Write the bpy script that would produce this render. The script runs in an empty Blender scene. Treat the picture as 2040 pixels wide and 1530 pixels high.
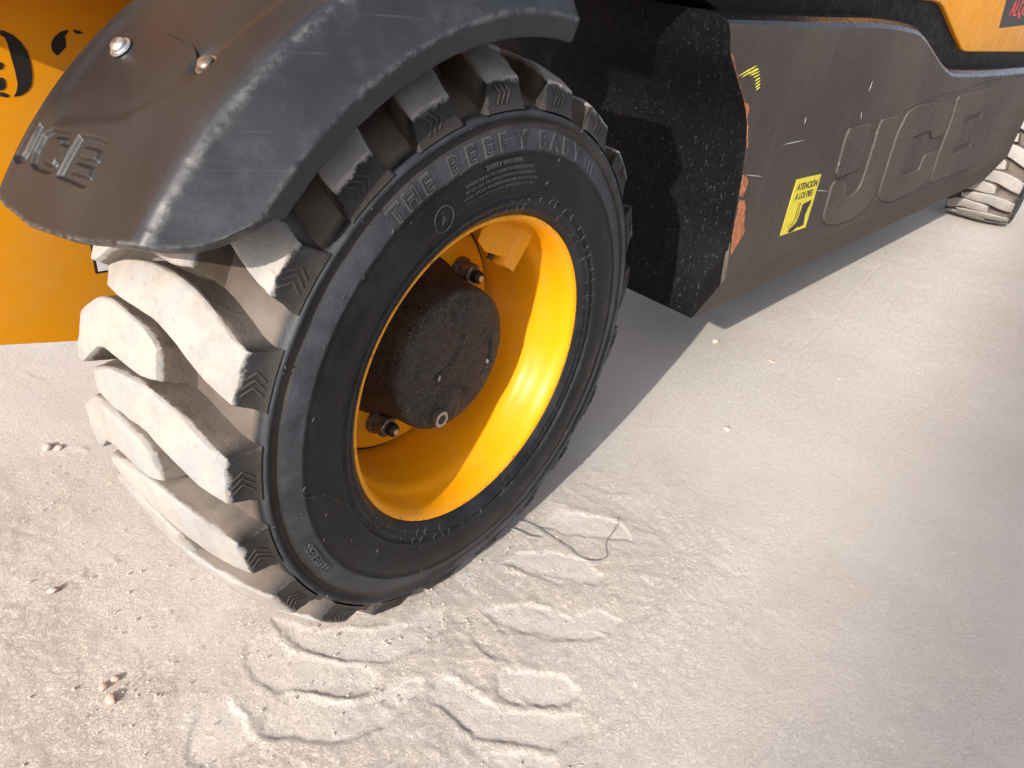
import bpy, bmesh, math, random
import numpy as np
from mathutils import Vector, Matrix

random.seed(7)
rng = np.random.default_rng(11)
scene = bpy.context.scene
COL = scene.collection

# ------------------------------------------------------------------ camera
cam_data = bpy.data.cameras.new("camera")
cam_data.sensor_fit = 'HORIZONTAL'
cam_data.sensor_width = 36.0
cam_data.lens = 26.907
cam_data.clip_start = 0.02
cam_data.clip_end = 500.0
cam = bpy.data.objects.new("camera", cam_data)
COL.objects.link(cam)
_yaw, _pit, _rol = 0.9067, 0.5174, 0.1451
_F = Vector((math.sin(_yaw) * math.cos(_pit), math.cos(_yaw) * math.cos(_pit), -math.sin(_pit)))
_r = _F.cross(Vector((0, 0, 1))).normalized()
_u = _r.cross(_F)
_R = _r * math.cos(_rol) + _u * math.sin(_rol)
_U = -_r * math.sin(_rol) + _u * math.cos(_rol)
CAM = Vector((-0.6651, -0.7086, 0.8593))
cam.matrix_world = Matrix(((_R.x, _U.x, -_F.x, CAM.x), (_R.y, _U.y, -_F.y, CAM.y),
                           (_R.z, _U.z, -_F.z, CAM.z), (0, 0, 0, 1)))
scene.camera = cam

# ------------------------------------------------------------------ light
SUN = Vector((2.293, 0.603, -1.0)).normalized()          # direction in which the sunlight travels
SUN_EL = math.asin(-SUN.z)
SUN_ROT = math.atan2(-SUN.x, -SUN.y)
world = bpy.data.worlds.new("World")
scene.world = world
world.use_nodes = True
wn = world.node_tree.nodes
wl = world.node_tree.links
wn.clear()
w_out = wn.new("ShaderNodeOutputWorld")
w_bg = wn.new("ShaderNodeBackground")
w_sky = wn.new("ShaderNodeTexSky")
w_sky.sky_type = 'NISHITA'
w_sky.sun_disc = False
w_sky.sun_elevation = SUN_EL
w_sky.sun_rotation = SUN_ROT
w_sky.air_density = 0.55
w_sky.dust_density = 4.0
w_sky.ozone_density = 1.0
w_bg.inputs["Strength"].default_value = 0.15
w_hs = wn.new("ShaderNodeHueSaturation")          # hazy, less saturated sky
w_hs.inputs["Saturation"].default_value = 0.55
wl.new(w_sky.outputs["Color"], w_hs.inputs["Color"])
wl.new(w_hs.outputs["Color"], w_bg.inputs["Color"])
wl.new(w_bg.outputs["Background"], w_out.inputs["Surface"])
sun_data = bpy.data.lights.new("sun", 'SUN')
sun_data.energy = 2.85
sun_data.angle = math.radians(0.55)
sun_data.color = (1.0, 0.93, 0.84)
sun = bpy.data.objects.new("sun", sun_data)
COL.objects.link(sun)
sun.rotation_euler = SUN.to_track_quat('-Z', 'Y').to_euler()
sun.location = (-6, -3, 6)
scene.view_settings.view_transform = 'Standard'
scene.view_settings.look = 'None'
scene.view_settings.exposure = 1.1
scene.view_settings.gamma = 1.0
scene.view_settings.use_curve_mapping = False
scene.render.engine = 'CYCLES'

# ------------------------------------------------------------------ helpers
ZC = 0.36                       # loaded axle height
PSI = -0.0542                   # slight steer of the front wheel
AX = np.array([-math.sin(PSI), -math.cos(PSI), 0.0])     # outward wheel axis
TX = np.array([math.cos(PSI), -math.sin(PSI), 0.0])
KZ = np.array([0.0, 0.0, 1.0])


def wheel_pt(w, th, r, c=(0, 0, ZC), ax=AX, tx=TX):
    """wheel coordinates (axial, angle in degrees, radius) -> world; arrays welcome"""
    w = np.asarray(w, float)[..., None]
    t = np.radians(np.asarray(th, float))[..., None]
    r = np.asarray(r, float)[..., None]
    return np.asarray(c) + ax * w + r * (np.cos(t) * tx + np.sin(t) * KZ)


def link(name, me, mat=None, parent=None, smooth=None):
    o = bpy.data.objects.new(name, me)
    COL.objects.link(o)
    if mat is not None:
        for m in (mat if isinstance(mat, (list, tuple)) else [mat]):
            me.materials.append(m)
    if smooth is not None and len(me.polygons):
        me.polygons.foreach_set("use_smooth", np.ones(len(me.polygons), bool))
        if smooth < 180:
            me.set_sharp_from_angle(angle=math.radians(smooth))
    if parent is not None:
        o.parent = parent
    return o


def mesh(name, V, F):
    me = bpy.data.meshes.new(name)
    me.from_pydata([tuple(map(float, v)) for v in np.asarray(V).reshape(-1, 3)], [], F)
    me.validate()
    me.update()
    return me


def grid_faces(ni, nj, ci=False, cj=False, flip=False, off=0):
    i = np.arange(ni if ci else ni - 1)
    j = np.arange(nj if cj else nj - 1)
    I, J = np.meshgrid(i, j, indexing='ij')
    a = I * nj + J
    b = ((I + 1) % ni) * nj + J
    c = ((I + 1) % ni) * nj + (J + 1) % nj
    d = I * nj + (J + 1) % nj
    q = np.stack([a, b, c, d] if not flip else [d, c, b, a], -1).reshape(-1, 4) + off
    return q


def fast_mesh(name, V, Q):
    """mesh of quads from numpy arrays"""
    V = np.asarray(V, np.float32).reshape(-1, 3)
    Q = np.asarray(Q, np.int32)
    me = bpy.data.meshes.new(name)
    me.vertices.add(len(V))
    me.vertices.foreach_set("co", V.ravel())
    me.loops.add(Q.size)
    me.loops.foreach_set("vertex_index", Q.ravel())
    me.polygons.add(len(Q))
    me.polygons.foreach_set("loop_start", np.arange(len(Q), dtype=np.int32) * Q.shape[1])
    me.update(calc_edges=True)
    me.validate()
    return me


def attr(me, name, vals):
    a = me.attributes.new(name, 'FLOAT', 'POINT')
    a.data.foreach_set("value", np.asarray(vals, np.float32).ravel())


def bm_mesh(name, bm):
    me = bpy.data.meshes.new(name)
    bm.normal_update()
    bm.to_mesh(me)
    bm.free()
    return me


def prism(name, pts, y0, y1, bevel=0.0, seg=2):
    """polygon in x,z extruded from y0 to y1"""
    bm = bmesh.new()
    a = [bm.verts.new((x, y0, z)) for x, z in pts]
    f = bm.faces.new(a)
    r = bmesh.ops.extrude_face_region(bm, geom=[f])
    for v in r['geom']:
        if isinstance(v, bmesh.types.BMVert):
            v.co.y = y1
    bmesh.ops.recalc_face_normals(bm, faces=bm.faces)
    if bevel:
        bmesh.ops.bevel(bm, geom=list(bm.edges), offset=bevel, segments=seg, affect='EDGES', profile=0.5, clamp_overlap=True)
    return bm_mesh(name, bm)


def curve_shape(name, loops, extrude, bevel, conv):
    """filled 2D outlines (holes allowed) -> mesh, each vertex passed through conv(x, y, z)"""
    cu = bpy.data.curves.new(name, 'CURVE')
    cu.dimensions = '2D'
    cu.fill_mode = 'BOTH'
    cu.extrude = extrude
    cu.bevel_depth = bevel
    cu.bevel_resolution = 1
    for L in loops:
        s = cu.splines.new('POLY')
        s.points.add(len(L) - 1)
        for p, q in zip(s.points, L):
            p.co = (q[0], q[1], 0, 1)
        s.use_cyclic_u = True
    return curve_to_mesh(name, cu, conv)


def curve_to_mesh(name, cu, conv):
    o = bpy.data.objects.new("tmp", cu)
    COL.objects.link(o)
    dg = bpy.context.evaluated_depsgraph_get()
    me = bpy.data.meshes.new_from_object(o.evaluated_get(dg))
    bpy.data.objects.remove(o)
    bpy.data.curves.remove(cu)
    me.name = name
    n = len(me.vertices)
    co = np.empty(n * 3, np.float32)
    me.vertices.foreach_get("co", co)
    co = co.reshape(-1, 3)
    me.vertices.foreach_set("co", np.asarray(conv(co[:, 0], co[:, 1], co[:, 2]), np.float32).ravel())
    me.update()
    return me


def text_mesh(name, body, size, conv, extrude=0.0006, bevel=0.0, bold=0.0, spacing=1.0, xscale=1.0, align='CENTER'):
    cu = bpy.data.curves.new(name, 'FONT')
    cu.body = body
    cu.size = size
    cu.extrude = extrude
    cu.bevel_depth = bevel
    cu.bevel_resolution = 0
    cu.offset = bold
    cu.space_character = spacing
    cu.align_x = align
    cu.resolution_u = 3
    return curve_to_mesh(name, cu, lambda x, y, z: conv(x * xscale, y, z))


def tube_mesh(name, pts, rad, n=6):
    P = np.asarray(pts, float)
    T = np.gradient(P, axis=0)
    T /= np.linalg.norm(T, axis=1)[:, None] + 1e-12
    up = np.array([0.3, 0.2, 1.0])
    A = np.cross(T, up)
    A /= np.linalg.norm(A, axis=1)[:, None] + 1e-12
    B = np.cross(T, A)
    a = np.linspace(0, 2 * np.pi, n, endpoint=False)
    rad = np.broadcast_to(np.asarray(rad, float), (len(P),))
    V = P[:, None] + rad[:, None, None] * (np.cos(a)[None, :, None] * A[:, None] + np.sin(a)[None, :, None] * B[:, None])
    F = grid_faces(len(P), n, cj=True).tolist()
    F.append(list(range(n)))
    F.append([(len(P) - 1) * n + k for k in range(n)][::-1])
    return mesh(name, V, F)


def spline(pts, n):
    P = np.asarray(pts, float)
    s = np.r_[0, np.cumsum(np.linalg.norm(np.diff(P, axis=0), axis=1))]
    t = np.linspace(0, s[-1], n)
    # Catmull-Rom through the points
    M = np.gradient(P, s, axis=0)
    k = np.clip(np.searchsorted(s, t, side='right') - 1, 0, len(P) - 2)
    h = (s[k + 1] - s[k])
    u = ((t - s[k]) / h)[:, None]
    h = h[:, None]
    return ((2 * u**3 - 3 * u**2 + 1) * P[k] + (u**3 - 2 * u**2 + u) * h * M[k]
            + (-2 * u**3 + 3 * u**2) * P[k + 1] + (u**3 - u**2) * h * M[k + 1])


def poly_sd(px, py, poly):
    """signed distance of points to a polygon, negative inside"""
    P = np.asarray(poly, float)
    Q = np.roll(P, -1, 0)
    d = np.full(px.shape, 1e9)
    ins = np.zeros(px.shape, bool)
    for (ax, ay), (bx, by) in zip(P, Q):
        ex, ey = bx - ax, by - ay
        t = np.clip(((px - ax) * ex + (py - ay) * ey) / (ex * ex + ey * ey + 1e-18), 0, 1)
        d = np.minimum(d, np.hypot(px - ax - t * ex, py - ay - t * ey))
        c = (ay > py) != (by > py)
        xx = (bx - ax) * (py - ay) / (by - ay + 1e-18) + ax
        ins ^= c & (px < xx)
    return np.where(ins, -d, d)


def sstep(a, b, x):
    t = np.clip((x - a) / (b - a), 0, 1)
    return t * t * (3 - 2 * t)


_LAT = rng.random((257, 257)) * 2 - 1
_LAT[256, :] = _LAT[0, :]
_LAT[:, 256] = _LAT[:, 0]


def vnoise(x, y):
    x = np.asarray(x, float) % 256
    y = np.asarray(y, float) % 256
    i = np.floor(x).astype(int)
    j = np.floor(y).astype(int)
    u = x - i
    v = y - j
    u = u * u * (3 - 2 * u)
    v = v * v * (3 - 2 * v)
    return ((_LAT[i, j] * (1 - u) + _LAT[i + 1, j] * u) * (1 - v)
            + (_LAT[i, j + 1] * (1 - u) + _LAT[i + 1, j + 1] * u) * v)


def fbm(x, y, f, octv=4, gain=0.5):
    s = 0.0
    a = 1.0
    for o in range(octv):
        s = s + a * vnoise(x * f + 17.3 * o + 40, y * f - 9.1 * o + 90)
        f *= 2.03
        a *= gain
    return s


# ------------------------------------------------------------------ material kit
class Mat:
    def __init__(self, name):
        self.m = bpy.data.materials.new(name)
        self.m.use_nodes = True
        self.t = self.m.node_tree
        self.n = self.t.nodes
        self.l = self.t.links
        self.b = self.n["Principled BSDF"]
        self._co = None

    def set(self, **k):
        for a, v in k.items():
            s = self.b.inputs[a.replace('_', ' ')]
            if hasattr(v, 'is_output'):
                self.l.new(v, s)
            else:
                s.default_value = (*v, 1) if isinstance(v, tuple) and len(v) == 3 else v
        return self

    def co(self):
        if self._co is None:
            self._co = self.n.new("ShaderNodeTexCoord").outputs["Object"]
        return self._co

    def mapped(self, scale=(1, 1, 1), rot=(0, 0, 0), loc=(0, 0, 0)):
        x = self.n.new("ShaderNodeMapping")
        x.inputs["Scale"].default_value = scale
        x.inputs["Rotation"].default_value = rot
        x.inputs["Location"].default_value = loc
        self.l.new(self.co(), x.inputs["Vector"])
        return x.outputs["Vector"]

    def noise(self, scale, detail=4, rough=0.55, vec=None, dist=0.0):
        x = self.n.new("ShaderNodeTexNoise")
        x.inputs["Scale"].default_value = scale
        x.inputs["Detail"].default_value = detail
        x.inputs["Roughness"].default_value = rough
        x.inputs["Distortion"].default_value = dist
        self.l.new(vec if vec is not None else self.co(), x.inputs["Vector"])
        return x.outputs["Fac"]

    def voro(self, scale, vec=None, feature='F1', out="Distance"):
        x = self.n.new("ShaderNodeTexVoronoi")
        x.feature = feature
        x.inputs["Scale"].default_value = scale
        self.l.new(vec if vec is not None else self.co(), x.inputs["Vector"])
        return x.outputs[out]

    def ramp(self, v, lo, hi, a=0.0, b=1.0):
        x = self.n.new("ShaderNodeMapRange")
        x.interpolation_type = 'SMOOTHSTEP'
        x.inputs["From Min"].default_value = lo
        x.inputs["From Max"].default_value = hi
        x.inputs["To Min"].default_value = a
        x.inputs["To Max"].default_value = b
        self.l.new(v, x.inputs["Value"])
        return x.outputs["Result"]

    def math(self, op, a, b=0.0, clamp=False):
        x = self.n.new("ShaderNodeMath")
        x.operation = op
        x.use_clamp = clamp
        for k, v in enumerate((a, b)):
            if hasattr(v, 'is_output'):
                self.l.new(v, x.inputs[k])
            else:
                x.inputs[k].default_value = v
        return x.outputs[0]

    def mix(self, f, a, b):
        x = self.n.new("ShaderNodeMix")
        x.data_type = 'RGBA'
        for s, v in ((0, f), (6, a), (7, b)):
            if hasattr(v, 'is_output'):
                self.l.new(v, x.inputs[s])
            else:
                x.inputs[s].default_value = (*v, 1) if isinstance(v, tuple) else v
        return x.outputs[2]

    def attr(self, name):
        x = self.n.new("ShaderNodeAttribute")
        x.attribute_name = name
        return x.outputs["Fac"]

    def sep(self, axis):
        x = self.n.new("ShaderNodeSeparateXYZ")
        self.l.new(self.co(), x.inputs[0])
        return x.outputs[axis]

    def bump(self, h, strength=0.3, dist=0.002, prev=None):
        x = self.n.new("ShaderNodeBump")
        x.inputs["Strength"].default_value = strength
        x.inputs["Distance"].default_value = dist
        self.l.new(h, x.inputs["Height"])
        if prev is not None:
            self.l.new(prev, x.inputs["Normal"])
        self.l.new(x.outputs[0], self.b.inputs["Normal"])
        return x.outputs[0]


def mat_ground():
    k = Mat("dusty_concrete")
    big = k.noise(1.7, 5, 0.6)
    mid = k.noise(6.0, 6, 0.65, dist=0.4)
    fine = k.noise(90.0, 4, 0.65)
    grit = k.noise(520.0, 3, 0.6)
    loose = k.attr("loose")
    packed = k.ramp(mid, 0.48, 0.64)
    c = k.mix(k.ramp(big, 0.36, 0.64), (0.540, 0.487, 0.438), (0.550, 0.506, 0.464))
    c = k.mix(k.math('MULTIPLY', packed, 0.5), c, (0.560, 0.526, 0.488))
    rough_area = k.math('MULTIPLY', loose, k.ramp(packed, 0, 1, 1.0, 0.45))
    c = k.mix(k.math('MULTIPLY', rough_area, 0.38), c, (0.52, 0.445, 0.378))
    c = k.mix(k.ramp(fine, 0.60, 0.78, 0, 0.16), c, (0.42, 0.35, 0.29))
    c = k.mix(k.math('MULTIPLY', k.ramp(grit, 0.67, 0.74, 0, 0.5), k.ramp(rough_area, 0, 0.6, 0.25, 0.8)), c, (0.30, 0.25, 0.21))
    k.set(Base_Color=c, Roughness=0.92)
    k.b.inputs["Specular IOR Level"].default_value = 0.15
    amp = k.math('ADD', k.math('MULTIPLY', rough_area, 0.55), 0.30)
    flake = k.ramp(k.noise(120.0, 6, 0.8, dist=1.2), 0.45, 0.55)
    crackle = k.ramp(k.noise(60.0, 4, 0.7, dist=1.5), 0.47, 0.53)
    h = k.math('ADD', k.math('MULTIPLY', flake, 0.7), k.math('ADD', k.math('MULTIPLY', grit, 0.5), k.math('MULTIPLY', fine, 0.4)))
    h = k.math('ADD', h, k.math('MULTIPLY', crackle, 0.45))
    h = k.math('MULTIPLY', h, amp)
    k.bump(h, 0.8, 0.0022)
    return k.m


def mat_rubber():
    k = Mat("dusty_rubber")
    dust = k.attr("dust")
    chalk = k.attr("chalk")
    n1 = k.noise(22.0, 5, 0.65)
    n2 = k.noise(160.0, 4, 0.7)
    n3 = k.noise(9.0, 3, 0.5)
    base = k.mix(k.ramp(n1, 0.35, 0.7), (0.0022, 0.0027, 0.0034), (0.0055, 0.0062, 0.0074))
    base = k.mix(k.ramp(n2, 0.62, 0.78, 0, 0.5), base, (0.028, 0.028, 0.028))
    film = k.math('MULTIPLY', k.attr("film"), k.ramp(n1, 0.25, 0.7, 0.5, 1.25), True)
    film = k.math('ADD', film, k.math('MULTIPLY', k.ramp(k.noise(5.0, 5, 0.7), 0.48, 0.7), 0.22), True)
    base = k.mix(film, base, (0.046, 0.050, 0.058))
    mud = k.mix(k.ramp(n3, 0.35, 0.65), (0.090, 0.070, 0.056), (0.155, 0.130, 0.110))
    fd = k.math('MULTIPLY', dust, k.ramp(n1, 0.2, 0.6, 0.65, 1.15), True)
    c = k.mix(fd, base, mud)
    white = k.mix(k.ramp(n1, 0.38, 0.62), (0.335, 0.303, 0.272), (0.262, 0.265, 0.268))
    white = k.mix(k.ramp(n2, 0.54, 0.74, 0, 0.7), white, (0.20, 0.178, 0.160))
    white = k.mix(k.ramp(k.noise(14.0, 5, 0.7), 0.45, 0.68, 0, 0.55), white, (0.225, 0.200, 0.178))
    edge = k.math('ADD', chalk, k.math('MULTIPLY', k.math('SUBTRACT', k.noise(45.0, 5, 0.7), 0.5), 0.7))
    c = k.mix(k.math('MULTIPLY', k.ramp(edge, 0.42, 0.58), 0.95), c, white)
    k.set(Base_Color=c, Roughness=k.math('ADD', k.math('MULTIPLY', fd, 0.35), k.ramp(n1, 0.3, 0.7, 0.38, 0.55), True))
    k.b.inputs["Specular IOR Level"].default_value = 0.20
    h = k.math('ADD', k.math('MULTIPLY', k.noise(300.0, 4, 0.7), 0.7), n2)
    k.bump(k.math('ADD', h, k.math('MULTIPLY', k.noise(55.0, 5, 0.75), 1.2)), 0.45, 0.0016)
    return k.m


def mat_yellow(name, rough=0.3, dirt=0.25, primer=False):
    k = Mat(name)
    n1 = k.noise(18.0, 5, 0.65)
    n2 = k.noise(230.0, 3, 0.6)
    c = k.mix(k.ramp(n1, 0.52, 0.78, 0, dirt), (0.74, 0.295, 0.003), (0.52, 0.25, 0.03))
    c = k.mix(k.ramp(n2, 0.72, 0.78, 0, 0.7), c, (0.18, 0.08, 0.03))
    film = k.ramp(k.noise(7.0, 6, 0.75), 0.45, 0.75, 0, 0.30)
    c = k.mix(film, c, (0.60, 0.34, 0.11))
    chip = k.ramp(k.math('ADD', k.attr("edge"), k.math('MULTIPLY', k.math('SUBTRACT', k.noise(110.0, 5, 0.75), 0.5), 2.2)), 0.95, 1.15)
    c = k.mix(chip, c, (0.13, 0.065, 0.035))
    k.set(Base_Color=c, Roughness=k.math('ADD', k.ramp(n1, 0.3, 0.75, rough, rough + 0.2), k.math('MULTIPLY', film, 0.5)))
    k.b.inputs["Specular IOR Level"].default_value = 0.22
    k.b.inputs["Coat Roughness"].default_value = 0.2
    k.bump(k.noise(60.0, 3, 0.5), 0.08, 0.001)
    return k.m


def mat_fender():
    k = Mat("weathered_black_plastic")
    wear = k.attr("wear")
    n1 = k.noise(9.0, 5, 0.6)
    n2 = k.noise(500.0, 2, 0.6)
    s1 = k.ramp(k.noise(5.0, 5, 0.75, vec=k.mapped((1, 1, 70), (0.5, 0.9, 0.3)), dist=0.15), 0.60, 0.70)
    s2 = k.ramp(k.noise(6.0, 5, 0.75, vec=k.mapped((1, 1.2, 90), (0.25, 1.25, 0.1)), dist=0.1), 0.61, 0.70)
    s3 = k.ramp(k.noise(7.0, 5, 0.75, vec=k.mapped((1.2, 2, 60), (0.9, 0.45, 0.7)), dist=0.2), 0.61, 0.70)
    cloud = k.ramp(k.noise(16.0, 6, 0.8), 0.46, 0.72, 0, 0.4)
    c = k.mix(k.ramp(n1, 0.36, 0.66), (0.0090, 0.0094, 0.0108), (0.0138, 0.0130, 0.0130))
    c = k.mix(k.ramp(n2, 0.60, 0.80, 0, 0.4), c, (0.085, 0.078, 0.07))
    skirt = k.attr("skirt")
    c = k.mix(k.math('MULTIPLY', skirt, 0.6), c, (0.0205, 0.0235, 0.031))
    scr = k.math('MAXIMUM', k.math('MAXIMUM', s1, s2), s3)
    scr = k.math('MULTIPLY', scr, k.ramp(skirt, 0, 1, 0.04, 0.30))
    scr = k.math('MAXIMUM', scr, k.math('MULTIPLY', cloud, k.ramp(skirt, 0, 1, 0.12, 0.5)))
    c = k.mix(scr, c, (0.095, 0.098, 0.110))
    wv = k.math('MULTIPLY', wear, k.ramp(k.noise(75.0, 5, 0.8), 0.40, 0.66, 0, 0.7))
    c = k.mix(wv, c, (0.14, 0.138, 0.135))
    k.set(Base_Color=c, Roughness=k.ramp(n1, 0.3, 0.7, 0.44, 0.56))
    k.b.inputs["Specular IOR Level"].default_value = 0.42
    k.bump(k.math('ADD', n2, k.math('MULTIPLY', scr, 0.8)), 0.16, 0.0008)
    return k.m


def mat_panel(name, dusty, speck, rough=0.42, base=(0.010, 0.010, 0.012), spec=0.4, fleck=(0.22, 0.215, 0.21)):
    k = Mat(name)
    streak = k.noise(26.0, 5, 0.7, vec=k.mapped((1, 1, 0.10)))
    n1 = k.noise(2.2, 4, 0.55)
    n2 = k.noise(60.0, 5, 0.7)
    zone = k.ramp(k.noise(5.0, 3, 0.6), 0.35, 0.65, 0.4, 1.3)
    v2 = k.noise(210.0, 3, 0.75, vec=k.mapped((1, 1, 0.45)), dist=1.0)
    flecks = k.math('MULTIPLY', k.ramp(v2, 0.70 - speck * 0.10, 0.745 - speck * 0.10), zone, True)
    v3 = k.noise(95.0, 4, 0.8, vec=k.mapped((1.5, 1.5, 0.5), (0.3, 0.2, 0)), dist=1.5)
    flecks2 = k.math('MULTIPLY', k.ramp(v3, 0.715 - speck * 0.06, 0.75 - speck * 0.06), zone, True)
    c = k.mix(k.ramp(n1, 0.3, 0.7, dusty * 0.75, dusty * 1.2), base, (0.098, 0.080, 0.069))
    c = k.mix(k.ramp(streak, 0.50, 0.80, 0, 0.30 * (0.2 + dusty)), c, (0.125, 0.112, 0.104))
    c = k.mix(k.math('MULTIPLY', k.math('MAXIMUM', flecks, flecks2), 0.8), c, fleck)
    k.set(Base_Color=c, Roughness=k.ramp(n2, 0.3, 0.7, rough, rough + 0.2))
    k.b.inputs["Specular IOR Level"].default_value = spec
    k.bump(k.math('ADD', n2, k.math('MULTIPLY', flecks, 0.6)), 0.14, 0.001)
    return k.m


def mat_plain(name, col, rough=0.5, metal=0.0, var=0.25, scale=60.0, bump=0.1):
    k = Mat(name)
    n = k.noise(scale, 4, 0.65)
    d = tuple(x * (1 - var) for x in col)
    e = tuple(min(1, x * (1 + var)) for x in col)
    k.set(Base_Color=k.mix(k.ramp(n, 0.35, 0.65), d, e), Roughness=rough, Metallic=metal)
    if bump:
        k.bump(n, bump, 0.001)
    return k.m


def mat_iron():
    k = Mat("grimy_cast_iron")
    n1 = k.noise(40.0, 6, 0.75)
    n2 = k.noise(420.0, 3, 0.7)
    n3 = k.noise(12.0, 3, 0.6)
    c = k.mix(k.ramp(n1, 0.35, 0.7), (0.006, 0.005, 0.0045), (0.030, 0.024, 0.020))
    c = k.mix(k.ramp(n2, 0.52, 0.68, 0, 0.9), c, (0.105, 0.088, 0.074))
    c = k.mix(k.ramp(n3, 0.68, 0.74, 0, 0.8), c, (0.22, 0.075, 0.025))
    k.set(Base_Color=c, Roughness=0.62)
    k.b.inputs["Specular IOR Level"].default_value = 0.4
    k.bump(k.math('ADD', n1, k.math('MULTIPLY', n2, 0.9)), 0.7, 0.0016)
    return k.m


M = {}
M['ground'] = mat_ground()
M['rubber'] = mat_rubber()
M['yellow'] = mat_yellow("yellow_body_paint", 0.35, 0.2)
M['yellow_rim'] = mat_yellow("yellow_rim_paint", 0.28, 0.5)
M['fender'] = mat_fender()
M['panel'] = mat_panel("dusty_black_panel", 0.72, 0.1, 0.6, spec=0.12)
M['panel_low'] = mat_panel("dusty_bounce_lit_panel_edge", 1.25, 0.3, 0.75, (0.17, 0.14, 0.12), 0.1)  # real dust plus ground-bounce lightness painted into the down-facing bevel's colour
M['panel_front'] = mat_panel("speckled_black_panel", 0.008, 0.75, 0.5, (0.0026, 0.0032, 0.0038), 0.16, (0.085, 0.088, 0.09))
M['panel_dark'] = mat_panel("glossy_black_panel", 0.0, 0.1, 0.15, (0.0025, 0.0025, 0.003), 0.32, (0.05, 0.05, 0.05))
M['panel_black'] = mat_panel("matt_black_upper_panel", 0.0, 0.2, 0.5, (0.003, 0.003, 0.0035), 0.12, (0.10, 0.10, 0.10))
M['iron'] = mat_iron()
M['nut'] = mat_plain("dirty_zinc", (0.16, 0.13, 0.10), 0.45, 0.6, 0.35, 90)
M['zinc'] = mat_plain("bright_zinc", (0.55, 0.56, 0.58), 0.32, 0.85, 0.12, 80, 0.05)
M['steel'] = mat_plain("bare_steel", (0.40, 0.38, 0.35), 0.35, 0.9, 0.2, 90)
M['dark'] = mat_plain("black_socket", (0.012, 0.011, 0.010), 0.6)
M['chip'] = mat_plain("rust_primer", (0.36, 0.125, 0.05), 0.75, 0, 0.35, 150, 0.3)
M['crayon'] = mat_plain("yellow_green_scrape", (0.50, 0.47, 0.05), 0.7, 0, 0.3, 300)
M['scuff'] = mat_plain("pale_scrape", (0.36, 0.35, 0.34), 0.7, 0, 0.3, 300)
M['letter'] = mat_panel("grained_black_letter", 0.86, 1.0, 0.65, spec=0.10, fleck=(0.20, 0.19, 0.18))
M['sticker'] = mat_plain("yellow_sticker", (0.66, 0.56, 0.02), 0.4, 0, 0.05, 40, 0.02)
M['ink'] = mat_plain("black_ink", (0.014, 0.013, 0.012), 0.5, 0, 0.2, 60, 0.02)
M['stencil'] = mat_plain("black_stencil_paint", (0.010, 0.009, 0.009), 0.6, 0, 0.3, 90, 0.05)
M['red'] = mat_plain("red_print", (0.62, 0.045, 0.03), 0.45, 0, 0.1, 60, 0.02)
M['white'] = mat_plain("white_sticker", (0.74, 0.74, 0.76), 0.4, 0, 0.05, 40, 0.02)
M['stone'] = mat_plain("pale_stone", (0.50, 0.43, 0.37), 0.9, 0, 0.2, 120, 0.4)
M['brick'] = mat_plain("pinkish_crumb", (0.52, 0.37, 0.30), 0.9, 0, 0.2, 120, 0.4)
M['wire'] = mat_plain("grey_wire", (0.27, 0.27, 0.27), 0.45, 0.3, 0.15, 200)
M['render'] = mat_plain("pale_shade_wall", (0.45, 0.42, 0.38), 0.9, 0, 0.1, 3, 0.1)


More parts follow.
